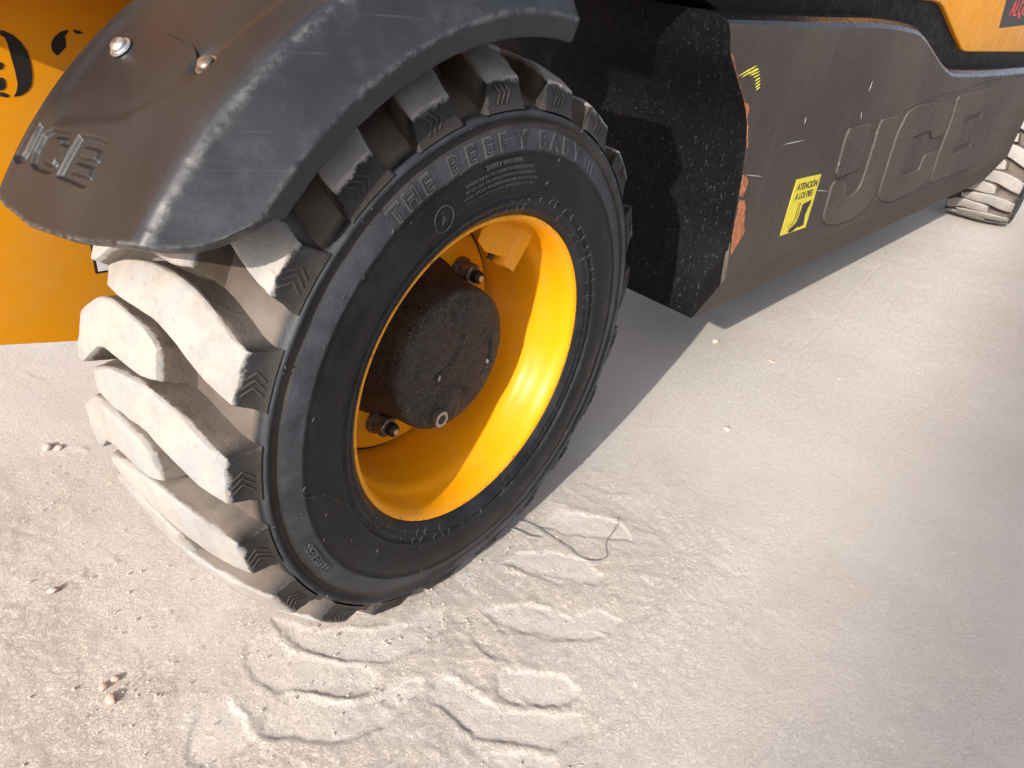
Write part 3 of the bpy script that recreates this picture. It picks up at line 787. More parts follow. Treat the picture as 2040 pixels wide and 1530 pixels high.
def lug_mesh(name, U, L, th0, c, ax, tx, seed, chev):
    n = 15
    Us = spline([(w, (t - 0.35) * 0.40 * math.pi / 180) for w, t in U], n)
    Ls = spline([(w, (t + 0.45) * 0.40 * math.pi / 180) for w, t in L], n)
    side = np.sign(Us[-1, 0])
    # columns across the lug: offset outside the upper edge, fraction, depth below the crown (0..1 = to the base)
    cols = [(0.010, 0, 1.0), (0.0055, 0, 0.70), (0.0024, 0, 0.33), (0.0006, 0, 0.085), (0, 0.025, 0.02), (0, 0.08, 0.0), (0, 0.3, 0), (0, 0.5, 0), (0, 0.7, 0),
            (0, 0.92, 0.0), (0, 0.975, 0.02), (-0.0006, 1, 0.085), (-0.0024, 1, 0.33), (-0.0055, 1, 0.70), (-0.010, 1, 1.0)]
    rows = []
    for i in range(n):
        rows.append((i, 0.0, 0.0))
    pre = [(0, 0.012, 1.0), (0, 0.007, 0.72), (0, 0.003, 0.35), (0, 0.0006, 0.10)]
    rows = pre + [(0, -0.0015, 0.035)] + rows[1:-1]
    mid_n = len(rows)
    rows += [(n - 1, 0.0, 0.03), (n - 1, -0.0014, 0.08), (n - 1, -0.0030, 0.20), (n - 1, -0.0055, 0.45), (n - 1, -0.0085, 0.72), (n - 1, -0.0118, 1.0)]
    rs = np.random.default_rng(seed)
    P = np.zeros((len(rows), len(cols), 3))
    dust = np.zeros(P.shape[:2])
    chalk = np.zeros(P.shape[:2])
    ph = rs.random() * 50
    for a, (i, off, dep) in enumerate(rows):
        u = Us[i]
        l = Ls[i]
        k0, k1 = max(i - 1, 0), min(i + 1, n - 1)
        tang = (Us[k1] + Ls[k1]) - (Us[k0] + Ls[k0])
        tang /= np.linalg.norm(tang)
        if a >= mid_n:
            tang = np.array([side, 0.0])
            sgn = -1.0
        else:
            sgn = -1.0
        cr = (u - l) / np.linalg.norm(u - l)
        for b, (o, f, dc) in enumerate(cols):
            q = u * (1 - f) + l * f + cr * o + tang * (sgn * off)
            w, s = q
            d = max(dep, dc)
            top = crown(w)
            low = rbase(w) - 0.004
            if a >= mid_n:
                low = 0.3425
            rr = top + (low - top) * d
            if d < 0.05:
                rr += 0.0012 * vnoise(w * 70 + ph, s * 70) - 0.0006 * rs.random()
            P[a, b] = (w, th0 + math.degrees(s / 0.40), rr)
            sh = a >= mid_n
            chalk[a, b] = (1.0 if d < 0.05 else 0.60 if d < 0.2 else 0.12) if not sh else (0.62 if d < 0.05 else 0.52 if d < 0.12 else 0.40 if d < 0.3 else 0.05)
            dust[a, b] = (0.95 if d < 0.5 else 0.72) if not sh else 0.04 + 0.22 * d * d
    # the hook end on the shoulder loses its chalk gradually
    W = wheel_pt(P[..., 0], P[..., 1], P[..., 2], c, ax, tx)
    V = W.reshape(-1, 3)
    F = grid_faces(len(rows), len(cols), flip=(side > 0)).tolist()
    dd = dust.ravel().tolist()
    cc = chalk.ravel().tolist()
    V = V.tolist()
    if chev:
        # three moulded chevrons on the shoulder face
        wl = lambda r_: np.interp(r_, [0.3425, 0.3515, 0.360, 0.368, 0.374], [0.1328, 0.1295, 0.1265, 0.1240, 0.1224]) + 0.0002
        tm = th0 + 0.15
        for k in range(3):
            ta = tm - 1.55 + 1.25 * k
            for (t0, r0), (t1, r1) in (((ta, 0.3600), (ta + 1.55, 0.3705)), ((ta, 0.3600), (ta + 1.25, 0.3500))):
                e = np.array([(t1 - t0) * 0.36 * math.pi / 180, r1 - r0])
                e /= np.linalg.norm(e)
                nn = np.array([-e[1], e[0]]) * 0.00085
                base = len(V)
                for (t, r_) in ((t0, r0), (t1, r1)):
                    for sg in (-1, 1):
                        for hgt in (-0.002, 0.0012):
                            q = wheel_pt(wl(r_) + hgt, t + sg * math.degrees(nn[0] / 0.36), r_ + sg * nn[1], c, ax, tx)
                            V.append(q.tolist())
                            dd.append(0.25)
                            cc.append(0.0)
                F += [[base + 1, base + 3, base + 7, base + 5], [base, base + 1, base + 5, base + 4], [base + 3, base + 2, base + 6, base + 7],
                      [base, base + 2, base + 3, base + 1], [base + 5, base + 7, base + 6, base + 4]]
    V = sag(np.asarray(V), c, ax)
    me = mesh(name, V, F)
    set_dust(me, dd, cc)
    return me


def build_tyre(c, ax, tx, phase, label, front):
    segs = 288
    inner = [(-w, r) for w, r in SIDE[::-1][::2]]
    tread = [(w, rbase(w)) for w in np.linspace(-0.095, 0.095, 15)]
    prof = np.array(inner + tread + SIDE)
    th = np.linspace(0, 360, segs, endpoint=False)
    Wc = np.broadcast_to(prof[None, :, 0], (segs, len(prof))).copy()
    Rc = np.broadcast_to(prof[None, :, 1], (segs, len(prof))).copy()
    T = np.broadcast_to(th[:, None], Wc.shape)
    Wc += 0.0005 * np.sign(Wc) * fbm(T * 0.15, Rc * 60, 1.0, 2) * (np.abs(Wc) > 0.125)
    V = sag(wheel_pt(Wc, T, Rc, c, ax, tx), c, ax)
    me = fast_mesh("tyre", V, grid_faces(segs, len(prof), ci=True, flip=False))
    zz = V[..., 2]
    d = np.where(np.abs(Wc) < 0.122, 0.80, 0.0)
    d = np.where((Rc > 0.3225) & (Rc < 0.3325) & (np.abs(Wc) > 0.12), 0.24, d)       # mud in the groove beside the rib
    d = np.clip(d + 0.12 * (1 - sstep(0.02, 0.14, zz)), 0, 1)
    fl = np.where((Rc > 0.2965) & (Rc < 0.3225), 0.75, 0.10)
    fl = np.where((Rc > 0.3330) & (np.abs(Wc) > 0.129), 0.65, fl)
    fl = np.where((Rc < 0.247), 0.25, fl)
    set_dust(me, d, np.zeros(d.shape), fl)
    t = link("tyre", me, M['rubber'], tele, 50)
    t['label'] = label
    for k in range(NL):
        a = phase + k * PITCH
        lm = lug_mesh("lug", LUG_U, LUG_L, a, c, ax, tx, k, True)
        link("lug", lm, M['rubber'], t, 27)
        lm = lug_mesh("lug", SHORT_U, SHORT_L, a + PITCH * 0.5, c, ax, tx, 100 + k, False)
        link("lug", lm, M['rubber'], t, 27)
    return t


CF = np.array([0.0, 0.0, ZC])
tyre = build_tyre(CF, AX, TX, TH_OUT, "worn black front tyre with chalky dusted lugs and raised lettering", True)
AXR = np.array([math.sin(0.11), -math.cos(0.11), 0.0])
TXR = np.array([math.cos(0.11), math.sin(0.11), 0.0])
CR = np.array([REAR[0], REAR[1], ZC])
rear_tyre = build_tyre(CR, AXR, TXR, TH_OUT + 6.0, "dusty rear tyre at the far end of the machine", False)


# ---- writing and marks moulded into the side wall
def on_side(r0, thc, flip=False):
    def conv(x, y, z):
        if flip:
            th = thc + np.degrees(x / r0)
            r = r0 - y
        else:
            th = thc - np.degrees(x / r0)
            r = r0 + y
        P = wheel_pt(wside(r) + z, th, r)
        return sag(P, CF, AX)
    return conv


def rubber_mark(me, dust=0.3):
    n = len(me.vertices)
    set_dust(me, np.full(n, 0.40 * dust), np.zeros(n), np.full(n, min(1.0, dust * 3.0)))


def side_text(body, r0, thc, size, name="raised_lettering", dust=0.30, flip=False, ex=0.0011, bold=0.0, sp=1.0, xs=1.0):
    me = text_mesh(name, body, size, on_side(r0, thc, flip), ex, 0.0, bold, sp, xs)
    rubber_mark(me, dust)
    return link(name, me, M['rubber'], tyre, 30)


LET = [("T", 125.3), ("H", 120.9), ("E", 116.4), ("B", 108.9), ("E", 103.9), ("E", 98.8), ("F", 94.0), ("Y", 87.6),
       ("B", 80.2), ("A", 75.4), ("B", 70.4), ("Y", 65.2)]
for ch, a in LET:
    side_text(ch, 0.3015, a, 0.0265, "raised_letter", 0.55, bold=0.0011, ex=0.0014, xs=1.08)
    side_text(ch, 0.3024, a, 0.0245, "raised_letter", 0.06, bold=-0.0006, ex=0.0017, xs=1.09)
for k, a in enumerate((60.3, 58.4, 56.4)):
    side_text("I", 0.3015, a, 0.0200, "raised_letter", 0.25, bold=0.0003, ex=0.0012, xs=0.8)
side_text("SAFETY WARNING", 0.2865, 93.5, 0.0068, sp=1.15, dust=0.28)
for k, (row, rr) in enumerate((("SERIOUS INJURY MAY RESULT FROM EXPLOSION", 0.2790), ("OF TIRE DUE TO UNDER INFLATION OR DAMAGE", 0.2725),
                               ("NEVER EXCEED MAXIMUM PRESSURE TO SEAT BEADS", 0.2660), ("ONLY TRAINED PERSONS SHOULD MOUNT TIRES", 0.2595))):
    side_text(row, rr, 95.0 - 0.3 * k, 0.0052, sp=1.05, dust=0.26, ex=0.0008)
side_text("TUBELESS", 0.3060, -153.0, 0.0145, sp=1.0, dust=0.40, flip=False, ex=0.0020)
side_text("A", 0.2590, 115.4, 0.0135, "emblem_letter", 0.26, ex=0.0012)


def ring_on_side(r0, thc, rad, name):
    a = np.linspace(0, 2 * np.pi, 33)
    x = rad * np.cos(a)
    y = rad * np.sin(a) * 1.05
    P = on_side(r0, thc)(x, y, np.full(x.shape, 0.0004))
    me = tube_mesh(name, P, 0.0007, 5)
    rubber_mark(me, 0.30)
    return link(name, me, M['rubber'], tyre, 60)


ring_on_side(0.2640, 115.4, 0.0145, "emblem_ring")
tri = on_side(0.2590, 115.4)(np.array([-0.009, 0.0, 0.009, -0.009]), np.array([-0.003, 0.0155, -0.003, -0.003]), np.full(4, 0.0004))
me = tube_mesh("emblem_triangle", tri, 0.0006, 5)
rubber_mark(me, 0.30)
link("emblem_triangle", me, M['rubber'], tyre, 60)

# fine mould lines near the bead, vent whiskers and scuffs on the side wall
def whiskers():
    V, F, dd = [], [], []

    def strip(r0, t0, r1, t1, h, wd):
        n = 4
        b = len(V)
        for i in range(n + 1):
            u = i / n
            r_ = r0 + (r1 - r0) * u
            t_ = t0 + (t1 - t0) * u + 0.25 * math.sin(u * 6 + t0) * (1 if wd < 0.0006 else 0)
            for sg in (-1, 0, 1):
                V.append(sag(wheel_pt(wside(r_) + (h if sg == 0 else -0.0003), t_ + sg * math.degrees(wd / r_), r_), CF, AX))
                dd.append(0.42)
        for i in range(n):
            for j in range(2):
                a = b + i * 3 + j
                F.append([a, a + 1, a + 4, a + 3])
    t = 0.0
    while t < 360:
        strip(0.2375 + 0.001 * rng.random(), t, 0.2470, t + rng.normal() * 0.9, 0.0007, 0.0004)
        if rng.random() < 0.75:
            strip(0.2245, t + 1.2, 0.2345, t + 1.2 + rng.normal() * 0.9, 0.0007, 0.0004)
        t += 3.2 + 4.2 * rng.random()
    for k in range(34):
        r_ = 0.252 + 0.06 * rng.random()
        t_ = rng.random() * 360
        strip(r_, t_, r_ + rng.normal() * 0.003, t_ + rng.normal() * 0.9, 0.0012, 0.0005)
    for k in range(26):
        r_ = 0.336
        t_ = rng.random() * 360
        strip(r_, t_, r_ + 0.004 * rng.random(), t_ + rng.normal() * 0.5, 0.002, 0.0006)
    me = mesh("mould_lines", np.array(V), F)
    set_dust(me, dd, np.zeros(len(dd)))
    o = link("mould_lines", me, M['rubber'], tyre, 60)
    o['kind'] = 'stuff'


whiskers()

# torn crack across the side wall, left of the hub
cr_pts = [(0.300, 187.5), (0.294, 189.0), (0.288, 189.4), (0.281, 190.6), (0.274, 190.4), (0.268, 192.2), (0.262, 194.4), (0.255, 197.5), (0.249, 200.0)]
P = np.array([wheel_pt(wside(r_) + 0.0002, t_ - 0.6, r_) for r_, t_ in cr_pts])
me = tube_mesh("sidewall_crack", spline(P, 40), 0.0008 * (1 + 0.5 * np.sin(np.arange(40) * 1.7)), 5)
rubber_mark(me, 0.0)
link("sidewall_crack", me, M['dark'], tyre, 60)


# ------------------------------------------------------------------ rim
def lathe(name, prof, segs, c=CF, ax=AX, tx=TX, flip=True):
    prof = np.asarray(prof, float)
    th = np.linspace(0, 360, segs, endpoint=False)
    W = np.broadcast_to(prof[None, :, 0], (segs, len(prof)))
    R_ = np.broadcast_to(prof[None, :, 1], (segs, len(prof)))
    V = wheel_pt(W, np.broadcast_to(th[:, None], W.shape), R_, c, ax, tx)
    return fast_mesh(name, V, grid_faces(segs, len(prof), ci=True, flip=flip))


def smooth_prof(pts, n):
    return spline(pts, n)


RIM = [(0.116, 0.2200), (0.1235, 0.2192), (0.1268, 0.2180), (0.1280, 0.2164), (0.1276, 0.2146), (0.1255, 0.2120), (0.1200, 0.2080), (0.1100, 0.2045), (0.0980, 0.2020),
       (0.0880, 0.1990), (0.0800, 0.1950), (0.0740, 0.1925), (0.0600, 0.1905), (0.0420, 0.1890), (0.0200, 0.1880), (-0.005, 0.1875), (-0.06, 0.190), (-0.10, 0.198), (-0.126, 0.214)]


def build_rim(c, ax, tx, label):
    rp = smooth_prof(RIM, 70)
    back = [(-0.126, 0.2195), (-0.06, 0.1955), (-0.005, 0.193), (0.06, 0.196), (0.10, 0.207), (0.114, 0.217)]
    pr = np.vstack([rp, np.array(back)])
    me = lathe("rim", pr, 160, c, ax, tx)
    attr(me, "edge", np.tile(0.85 * np.exp(-((pr[:, 0] - 0.1275) / 0.0022) ** 2) * (pr[:, 1] > 0.2135), 160))
    o = link("rim", me, M['yellow_rim'], tele, 60)
    o['label'] = label
    return o


rim = build_rim(CF, AX, TX, "glossy yellow steel rim with its deep dish half in shade")
disc = link("wheel_disc", lathe("wheel_disc", [(-0.020, 0.070), (-0.020, 0.120), (-0.0205, 0.165), (-0.0215, 0.1785), (-0.0235, 0.1805), (-0.030, 0.1805), (-0.034, 0.178), (-0.034, 0.07)], 128), M['yellow_rim'], rim, 40)
link("weld_seat", lathe("weld_seat", [(-0.030, 0.179), (-0.030, 0.1885), (-0.040, 0.1885), (-0.040, 0.179)], 96), M['dark'], rim, 40)


def cyl(name, c0, c1, r0, r1, n, rot=0.0):
    """n-gon frustum between two points along the wheel axis; returns V, F"""
    c0 = np.asarray(c0)
    c1 = np.asarray(c1)
    d = c1 - c0
    d = d / np.linalg.norm(d)
    a = np.cross(d, [0.1, 0.2, 1.0])
    a /= np.linalg.norm(a)
    b = np.cross(d, a)
    t = np.linspace(0, 2 * np.pi, n, endpoint=False) + rot
    ring = np.cos(t)[:, None] * a + np.sin(t)[:, None] * b
    V = np.vstack([c0 + r0 * ring, c1 + r1 * ring])
    F = [[i, (i + 1) % n, n + (i + 1) % n, n + i] for i in range(n)]
    F += [list(range(n))[::-1], list(range(n, 2 * n))]
    return V, F


def stack_cyl(name, parts):
    V = np.zeros((0, 3))
    F = []
    for p_ in parts:
        v, f = cyl(name, *p_)
        F += [[i + len(V) for i in q] for q in f]
        V = np.vstack([V, v])
    me = mesh(name, V, F)
    return me


for k in range(5):
    th = 34.2 + 72 * k + (0.6 if k else 0)
    q = lambda w, th=th: wheel_pt(w, th, 0.1335)
    nut = link("wheel_nut", stack_cyl("wheel_nut", [(q(-0.021), q(-0.0135), 0.0205, 0.0200, 24), (q(-0.0135), q(0.0075), 0.0168, 0.0166, 6, 0.3 * k), (q(0.0075), q(0.0090), 0.0166, 0.0140, 6, 0.3 * k)]), M['nut'], rim, 30)
    link("wheel_stud", stack_cyl("wheel_stud", [(q(0.005), q(0.0190), 0.0100, 0.0098, 16), (q(0.0190), q(0.0225), 0.0098, 0.0062, 16)]), M['dark'], rim, 30)
    link("stud_tip", stack_cyl("stud_tip", [(q(0.0225), q(0.0231), 0.0050, 0.0046, 12)]), M['steel'], rim, 30)

# valve guard: a bent yellow plate ending in a short open tube, welded under the top of the barrel
def valve_guard():
    def L(w, x, z):            # x along the rim tangent at the guard, z radial inwards
        th = 60.0 - math.degrees(x / 0.190)
        return wheel_pt(w, th, 0.193 - z)
    n = 22
    m = 12
    V = []
    for i in range(m):
        z = -0.012 + 0.060 * i / (m - 1)
        for j in range(n):
            a = math.radians(-150 + 300 * j / (n - 1))
            rad = 0.0185 + 0.001 * (1 - i / m)
            V.append(L(0.078 + rad * math.cos(a) * 1.0, 0.012 + rad * math.sin(a), z + 0.006 * math.sin(a) * 0))
    F = grid_faces(m, n).tolist()
    me = mesh("valve_guard", np.array(V), F)
    o = link("valve_guard", me, M['yellow_rim'], rim, 60)
    s = o.modifiers.new("solid", 'SOLIDIFY')
    s.thickness = 0.0022
    s.offset = 0
    o.modifiers.new("bev", 'BEVEL').width = 0.0006
    # wing plate to the left of the tube
    bm = bmesh.new()
    out = [(-0.058, 0.010), (-0.040, -0.008), (-0.004, -0.010), (-0.004, 0.038), (-0.012, 0.038), (-0.044, 0.038), (-0.060, 0.026)]
    v0 = [bm.verts.new(L(0.087 - 0.30 * max(0, -x), x, z)) for x, z in out]
    v1 = [bm.verts.new(L(0.0895 - 0.30 * max(0, -x), x, z)) for x, z in out]
    bm.faces.new(v0)
    bm.faces.new(v1[::-1])
    for i in range(len(out)):
        bm.faces.new([v0[i], v1[i], v1[(i + 1) % len(out)], v0[(i + 1) % len(out)]])
    bmesh.ops.recalc_face_normals(bm, faces=bm.faces)
    w_ = link("guard_wing", bm_mesh("guard_wing", bm), M['yellow_rim'], rim, 30)
    w_.modifiers.new("bev", 'BEVEL').width = 0.0008
    link("valve_stem", stack_cyl("valve_stem", [(L(0.072, -0.014, -0.01), L(0.070, -0.015, 0.047), 0.004, 0.004, 12)]), M['dark'], rim, 30)


valve_guard()

# ------------------------------------------------------------------ hub
def build_hub():
    n, m = 128, 0
    prof = smooth_prof([(-0.040, 0.122), (-0.016, 0.1215), (-0.012, 0.118), (-0.006, 0.1130), (0.020, 0.1090), (0.050, 0.1062), (0.068, 0.1050), (0.0755, 0.1030), (0.0795, 0.0985), (0.0808, 0.090), (0.0810, 0.070)], 46)
    rr = np.linspace(0.068, 0.0, 24)[:-1]
    prof = np.vstack([prof, np.stack([np.full(rr.shape, 0.0810), rr], -1), [(0.0810, 0.0003)]])
    th = np.linspace(0, 360, n * 2, endpoint=False)
    W = np.broadcast_to(prof[None, :, 0], (len(th), len(prof))).copy()
    R_ = np.broadcast_to(prof[None, :, 1], W.shape).copy()
    T = np.broadcast_to(th[:, None], W.shape)
    x = R_ * np.cos(np.radians(T))
    z = R_ * np.sin(np.radians(T))
    face = W > 0.078
    rel = np.zeros(W.shape)
    # cast bosses and curved ribs on the face
    rel += 0.0045 * (np.exp(-((np.hypot(x + 0.004, z + 0.074) - 0.0) / 0.021) ** 6))
    for (cx, cz, a0, a1, rad) in ((-0.040, 0.035, -95, 10, 0.047), (0.035, -0.01, -60, 55, 0.042), (-0.01, 0.0, 150, 215, 0.062), (0.0, -0.07, 10, 120, 0.033)):
        ang = np.degrees(np.arctan2(z - cz, x - cx))
        dd = np.abs(np.hypot(x - cx, z - cz) - rad)
        rel -= 0.0035 * np.exp(-(dd / 0.0042) ** 2) * sstep(a0, a0 + 14, ang) * (1 - sstep(a1 - 14, a1, ang))
    rel -= 0.0085 * np.exp(-(np.hypot(x - 0.0, z - 0.080) / 0.017) ** 4)      # bolt pocket at the rim of the face
    rel += 0.0005 * fbm(x, z, 160.0, 2)
    W += np.where(face, rel, 0)
    V = wheel_pt(W, T, R_)
    o = link("hub", fast_mesh("hub", V, grid_faces(len(th), len(prof), ci=True, flip=False)), M['iron'], tele, 55)
    o['label'] = "black cast-iron wheel hub with grimy rusty face"
    q = lambda w: wheel_pt(w, -107.0, 0.083)
    link("drain_plug", stack_cyl("drain_plug", [(q(0.078), q(0.0890), 0.0135, 0.0128, 24)]), M['nut'], o, 30)
    link("plug_ring", lathe("plug_ring", [(0.0, 0.0075), (0.0, 0.0120), (-0.004, 0.0125)], 24, q(0.0896)), M['steel'], o, 30)
    link("plug_socket", stack_cyl("plug_socket", [(q(0.0880), q(0.0893), 0.0074, 0.0074, 6)]), M['dark'], o, 30)
    for (a0, r0, a1, r1) in ((200, 0.030, 212, 0.036), (-20, 0.078, -15, 0.073), (-88, 0.090, -83, 0.084)):
        p0 = wheel_pt(0.0815, a0, r0)
        p1 = wheel_pt(0.0815, a1, r1)
        link("bare_scrape", tube_mesh("bare_scrape", np.linspace(p0, p1, 6), [0.0006, 0.0018, 0.0024, 0.0022, 0.0016, 0.0006], 5), M['steel'], o, 60)
    return o


hub = build_hub()
# axle beam behind the wheel
V, F = cyl("axle", wheel_pt(-0.035, 0, 0), wheel_pt(-0.62, 0, 0), 0.085, 0.10, 24)
link("axle", mesh("axle", V, F), M['iron'], tele, 40)

# rear rim and hub
rear_rim = build_rim(CR, AXR, TXR, "yellow rim of the rear wheel")
link("wheel_disc", lathe("wheel_disc", [(-0.020, 0.0), (-0.020, 0.120), (-0.0215, 0.188)], 96, CR, AXR, TXR), M['yellow_rim'], rear_rim, 40)
link("hub", lathe("hub", [(-0.02, 0.112), (0.068, 0.105), (0.0795, 0.0985), (0.081, 0.0002)], 96, CR, AXR, TXR), M['iron'], tele, 40)


# ------------------------------------------------------------------ fender
def build_fender():
    top = np.arange(-0.1175, 0.1001, 0.00135)
    prof = [(-0.112, 0.472), (-0.120, 0.480), (-0.1245, 0.490), (-0.1245, 0.4965), (-0.1215, 0.4996)]
    prof += [(w, 0.5005) for w in top]
    prof += spline([(0.1015, 0.5004), (0.1090, 0.4990), (0.1145, 0.4945), (0.1185, 0.4880), (0.1300, 0.4700), (0.1420, 0.4520), (0.1468, 0.4460)], 26).tolist()
    prof += spline([(0.1474, 0.4452), (0.1490, 0.4432), (0.1490, 0.4405), (0.1482, 0.4350), (0.1468, 0.4260), (0.1450, 0.4190), (0.1405, 0.4175)], 14).tolist()
    prof = np.array(prof)
    s = np.r_[0, np.cumsum(np.linalg.norm(np.diff(prof, axis=0), axis=1))]
    w, r_ = prof[:, 0], prof[:, 1]
    # angle at which the front end stops, along the section
    i_cre = int(np.argmin(np.abs(w - 0.112)))
    key = [(s[0], 150.0), (s[3], 151.2), (s[int(np.argmin(np.abs(w + 0.105)))], 152.0), (s[int(np.argmin(np.abs(w + 0.05)))], 152.4),
           (s[int(np.argmin(np.abs(w - 0.02)))], 151.3), (s[int(np.argmin(np.abs(w - 0.07)))], 149.7), (s[i_cre], 148.4), (s[i_cre + 8], 147.2), (s[i_cre + 14], 145.6),
           (s[i_cre + 18], 143.6), (s[i_cre + 21], 141.6), (s[-10], 139.6), (s[-1], 138.6)]
    te = np.interp(s, *np.array(key).T)
    for _ in range(6):
        te[1:-1] = 0.25 * te[:-2] + 0.5 * te[1:-1] + 0.25 * te[2:]
    v = np.r_[np.linspace(0, 0.78, 70, endpoint=False), np.linspace(0.78, 0.985, 110, endpoint=False), np.linspace(0.985, 1, 10)]
    TH = 80.5 + (te[None, :] - 80.5) * v[:, None]
    W = np.broadcast_to(w[None], TH.shape).copy()
    R_ = np.broadcast_to(r_[None], TH.shape).copy()
    topm = (W < 0.1005) & (W > -0.1175)
    S = np.radians(TH) * 0.5
    rel = np.zeros(TH.shape)
    cv = lambda poly: [(a, math.radians(t) * 0.5) for t, a in poly]
    let = np.full(TH.shape, 1.0)
    for outer, holes in (('fB', ('fB1', 'fB2')), ('fC', ()), ('fJ', ())):
        sd = poly_sd(W, S, cv(D[outer]))
        for hname in holes:
            sd = np.maximum(sd, -poly_sd(W, S, cv(D[hname])))
        let = np.minimum(let, sd)
    rel -= 0.0042 * (1 - sstep(-0.0022, 0.0016, let))
    dish = poly_sd(W, S, cv([(142.0, -0.085), (138.5, -0.104), (131.8, -0.108), (118.0, -0.108), (90.0, -0.105), (85.0, 0.03), (118.0, 0.058), (127.8, 0.055), (133.0, 0.050), (138.5, 0.004)]))
    rel -= 0.0030 * (1 - sstep(-0.010, 0.006, dish))
    ang = cv([D['fbolt'][1]])[0]
    rel -= 0.0050 * np.exp(-(np.hypot(W - ang[0], S - ang[1]) / 0.013) ** 4)
    rel += np.where(topm, 0.0009 * fbm(W, S, 9.0, 2), 0)
    R_ += np.where(topm, rel, 0)
    # dents and scuffs on the crease and the lower edge
    ed = np.exp(-((W - 0.1115) / 0.006) ** 2)
    R_ -= 0.0012 * ed * np.maximum(0, vnoise(S * 90, W * 0))
    sk = (W > 0.112)
    W -= np.where(sk, 0.0010 * fbm(S, R_, 16.0, 3), 0)
    # folded front lip
    fold = [(0.10, -0.0015), (0.16, -0.0050), (0.12, -0.0120), (-0.10, -0.0175)]
    extT = [TH[-1] + a for a, b in fold]
    soft = np.interp(s, [s[0], s[4], s[i_cre + 6], s[i_cre + 20], s[-1]], [0.2, 1, 1, 0.85, 0.3])
    extR = [R_[-1] + b * soft for a, b in fold]
    extW = [W[-1] - (0.006 * k * sstep(0.11, 0.14, w)) for k in (0.1, 0.4, 0.9, 1.3)]
    TH = np.vstack([TH, np.array(extT)])
    R2 = np.vstack([R_, np.array(extR)])
    W2 = np.vstack([W, np.array(extW)])
    V = wheel_pt(W2, TH, R2)
    me = fast_mesh("fender", V, grid_faces(V.shape[0], V.shape[1], flip=False))
    wear = 0.8 * np.exp(-((W2 - 0.1135) / 0.0028) ** 2)
    wear = np.maximum(wear, 0.8 * np.exp(-((W2 - 0.1488) / 0.0012) ** 2) * (R2 > 0.4395))
    endd = np.abs(TH - te[None, :])
    wear = np.maximum(wear, 0.9 * np.exp(-(endd / 0.28) ** 2) * (R2 > 0.4955 - 0.06 * (W2 > 0.113)))
    attr(me, "wear", wear)
    attr(me, "skirt", sstep(0.085, 0.118, W2) * (R2 > 0.40))
    o = link("fender", me, M['fender'], tele, 45)
    s_ = o.modifiers.new("solid", 'SOLIDIFY')
    s_.thickness = 0.0045
    s_.offset = -1
    o['label'] = "scratched black plastic mudguard arching over the front wheel"
    # fixing bolts
    for k, (t_, a_) in enumerate(D['fbolt']):
        sink = -0.003 if k == 0 else -0.0085
        q = lambda h, t_=t_, a_=a_: wheel_pt(a_, t_, 0.5005 + h)
        dome = [(q(sink + 0.0010), q(sink + 0.0024), 0.0112, 0.0108, 28), (q(sink + 0.0024), q(sink + 0.0050), 0.0080, 0.0078, 24),
                (q(sink + 0.0050), q(sink + 0.0074), 0.0078, 0.0064, 24), (q(sink + 0.0074), q(sink + 0.0086), 0.0064, 0.0040, 24)]
        b_ = link("fender_bolt", stack_cyl("fender_bolt", dome), M['zinc'] if k == 0 else M['nut'], o, 60)
        link("bolt_socket", stack_cyl("bolt_socket", [(q(sink + 0.0080), q(sink + 0.0089), 0.0026, 0.0026, 6)]), M['nut'], o, 30)
    pts = [wheel_pt(a_, t_, 0.4978 + 0.0004 * i) for i, (t_, a_) in enumerate(D['fcrack'])]
    link("split", tube_mesh("split", spline(pts, 20), np.linspace(0.0003, 0.0017, 20), 5), M['dark'], o, 60)
    return o


fender = build_fender()

# ------------------------------------------------------------------ chassis plate behind the fender
YC = 0.25
chassis = link("chassis_plate", prism("chassis_plate", [(-0.80, 0.435), (-0.4334, 0.3686), (-0.3539, 0.3508), (-0.10, 0.300), (0.30, 0.30), (0.30, 1.05), (-0.80, 1.05)], YC, YC + 0.30, 0.004), M['yellow'], tele, 30)
chassis['label'] = "yellow chassis side plate with black stencilled figures"
# added part, unseen above the picture, placed to throw the plate's slanting shadow
e0 = np.array(D['plate_sh'][0])
ex, ez = e0[0] - 0.16, e0[1] + 0.16 / 2.293
link("shade_bracket", prism("shade_bracket", [(ex, ez), (ex + 0.90, ez), (ex + 0.90, ez + 0.02), (ex, ez + 0.02)], YC - 0.14, YC - 0.001, 0.002), M['yellow'], tele, 30)


def flat_xz(name, polys, y, mat, parent, thick=0.0006, label=None):
    me = curve_shape(name, polys, thick / 2, 0.0, lambda x, yy, z: np.stack([x, np.full(x.shape, y) - z - thick / 2, yy], -1))
    o = link(name, me, mat, parent)
    if label:
        o['label'] = label
    return o


for key in ('st0', 'st0b', 'st0c', 'st0d', 'std', 'std2'):
    flat_xz("stencil_mark", [D[key]], YC, M['stencil'], chassis, 0.0005)
lp = D['lic']
big = [(lp[0][0], lp[0][1] + 0.09), (lp[1][0], lp[1][1]), (lp[1][0] + 0.16, lp[1][1] - 0.006), (lp[0][0] + 0.16, lp[0][1] + 0.085)]


def inset(q, d):
    c = np.mean(q, axis=0)
    return [tuple(c + (np.array(p_) - c) * (1 - d / np.linalg.norm(np.array(p_) - c))) for p_ in q]


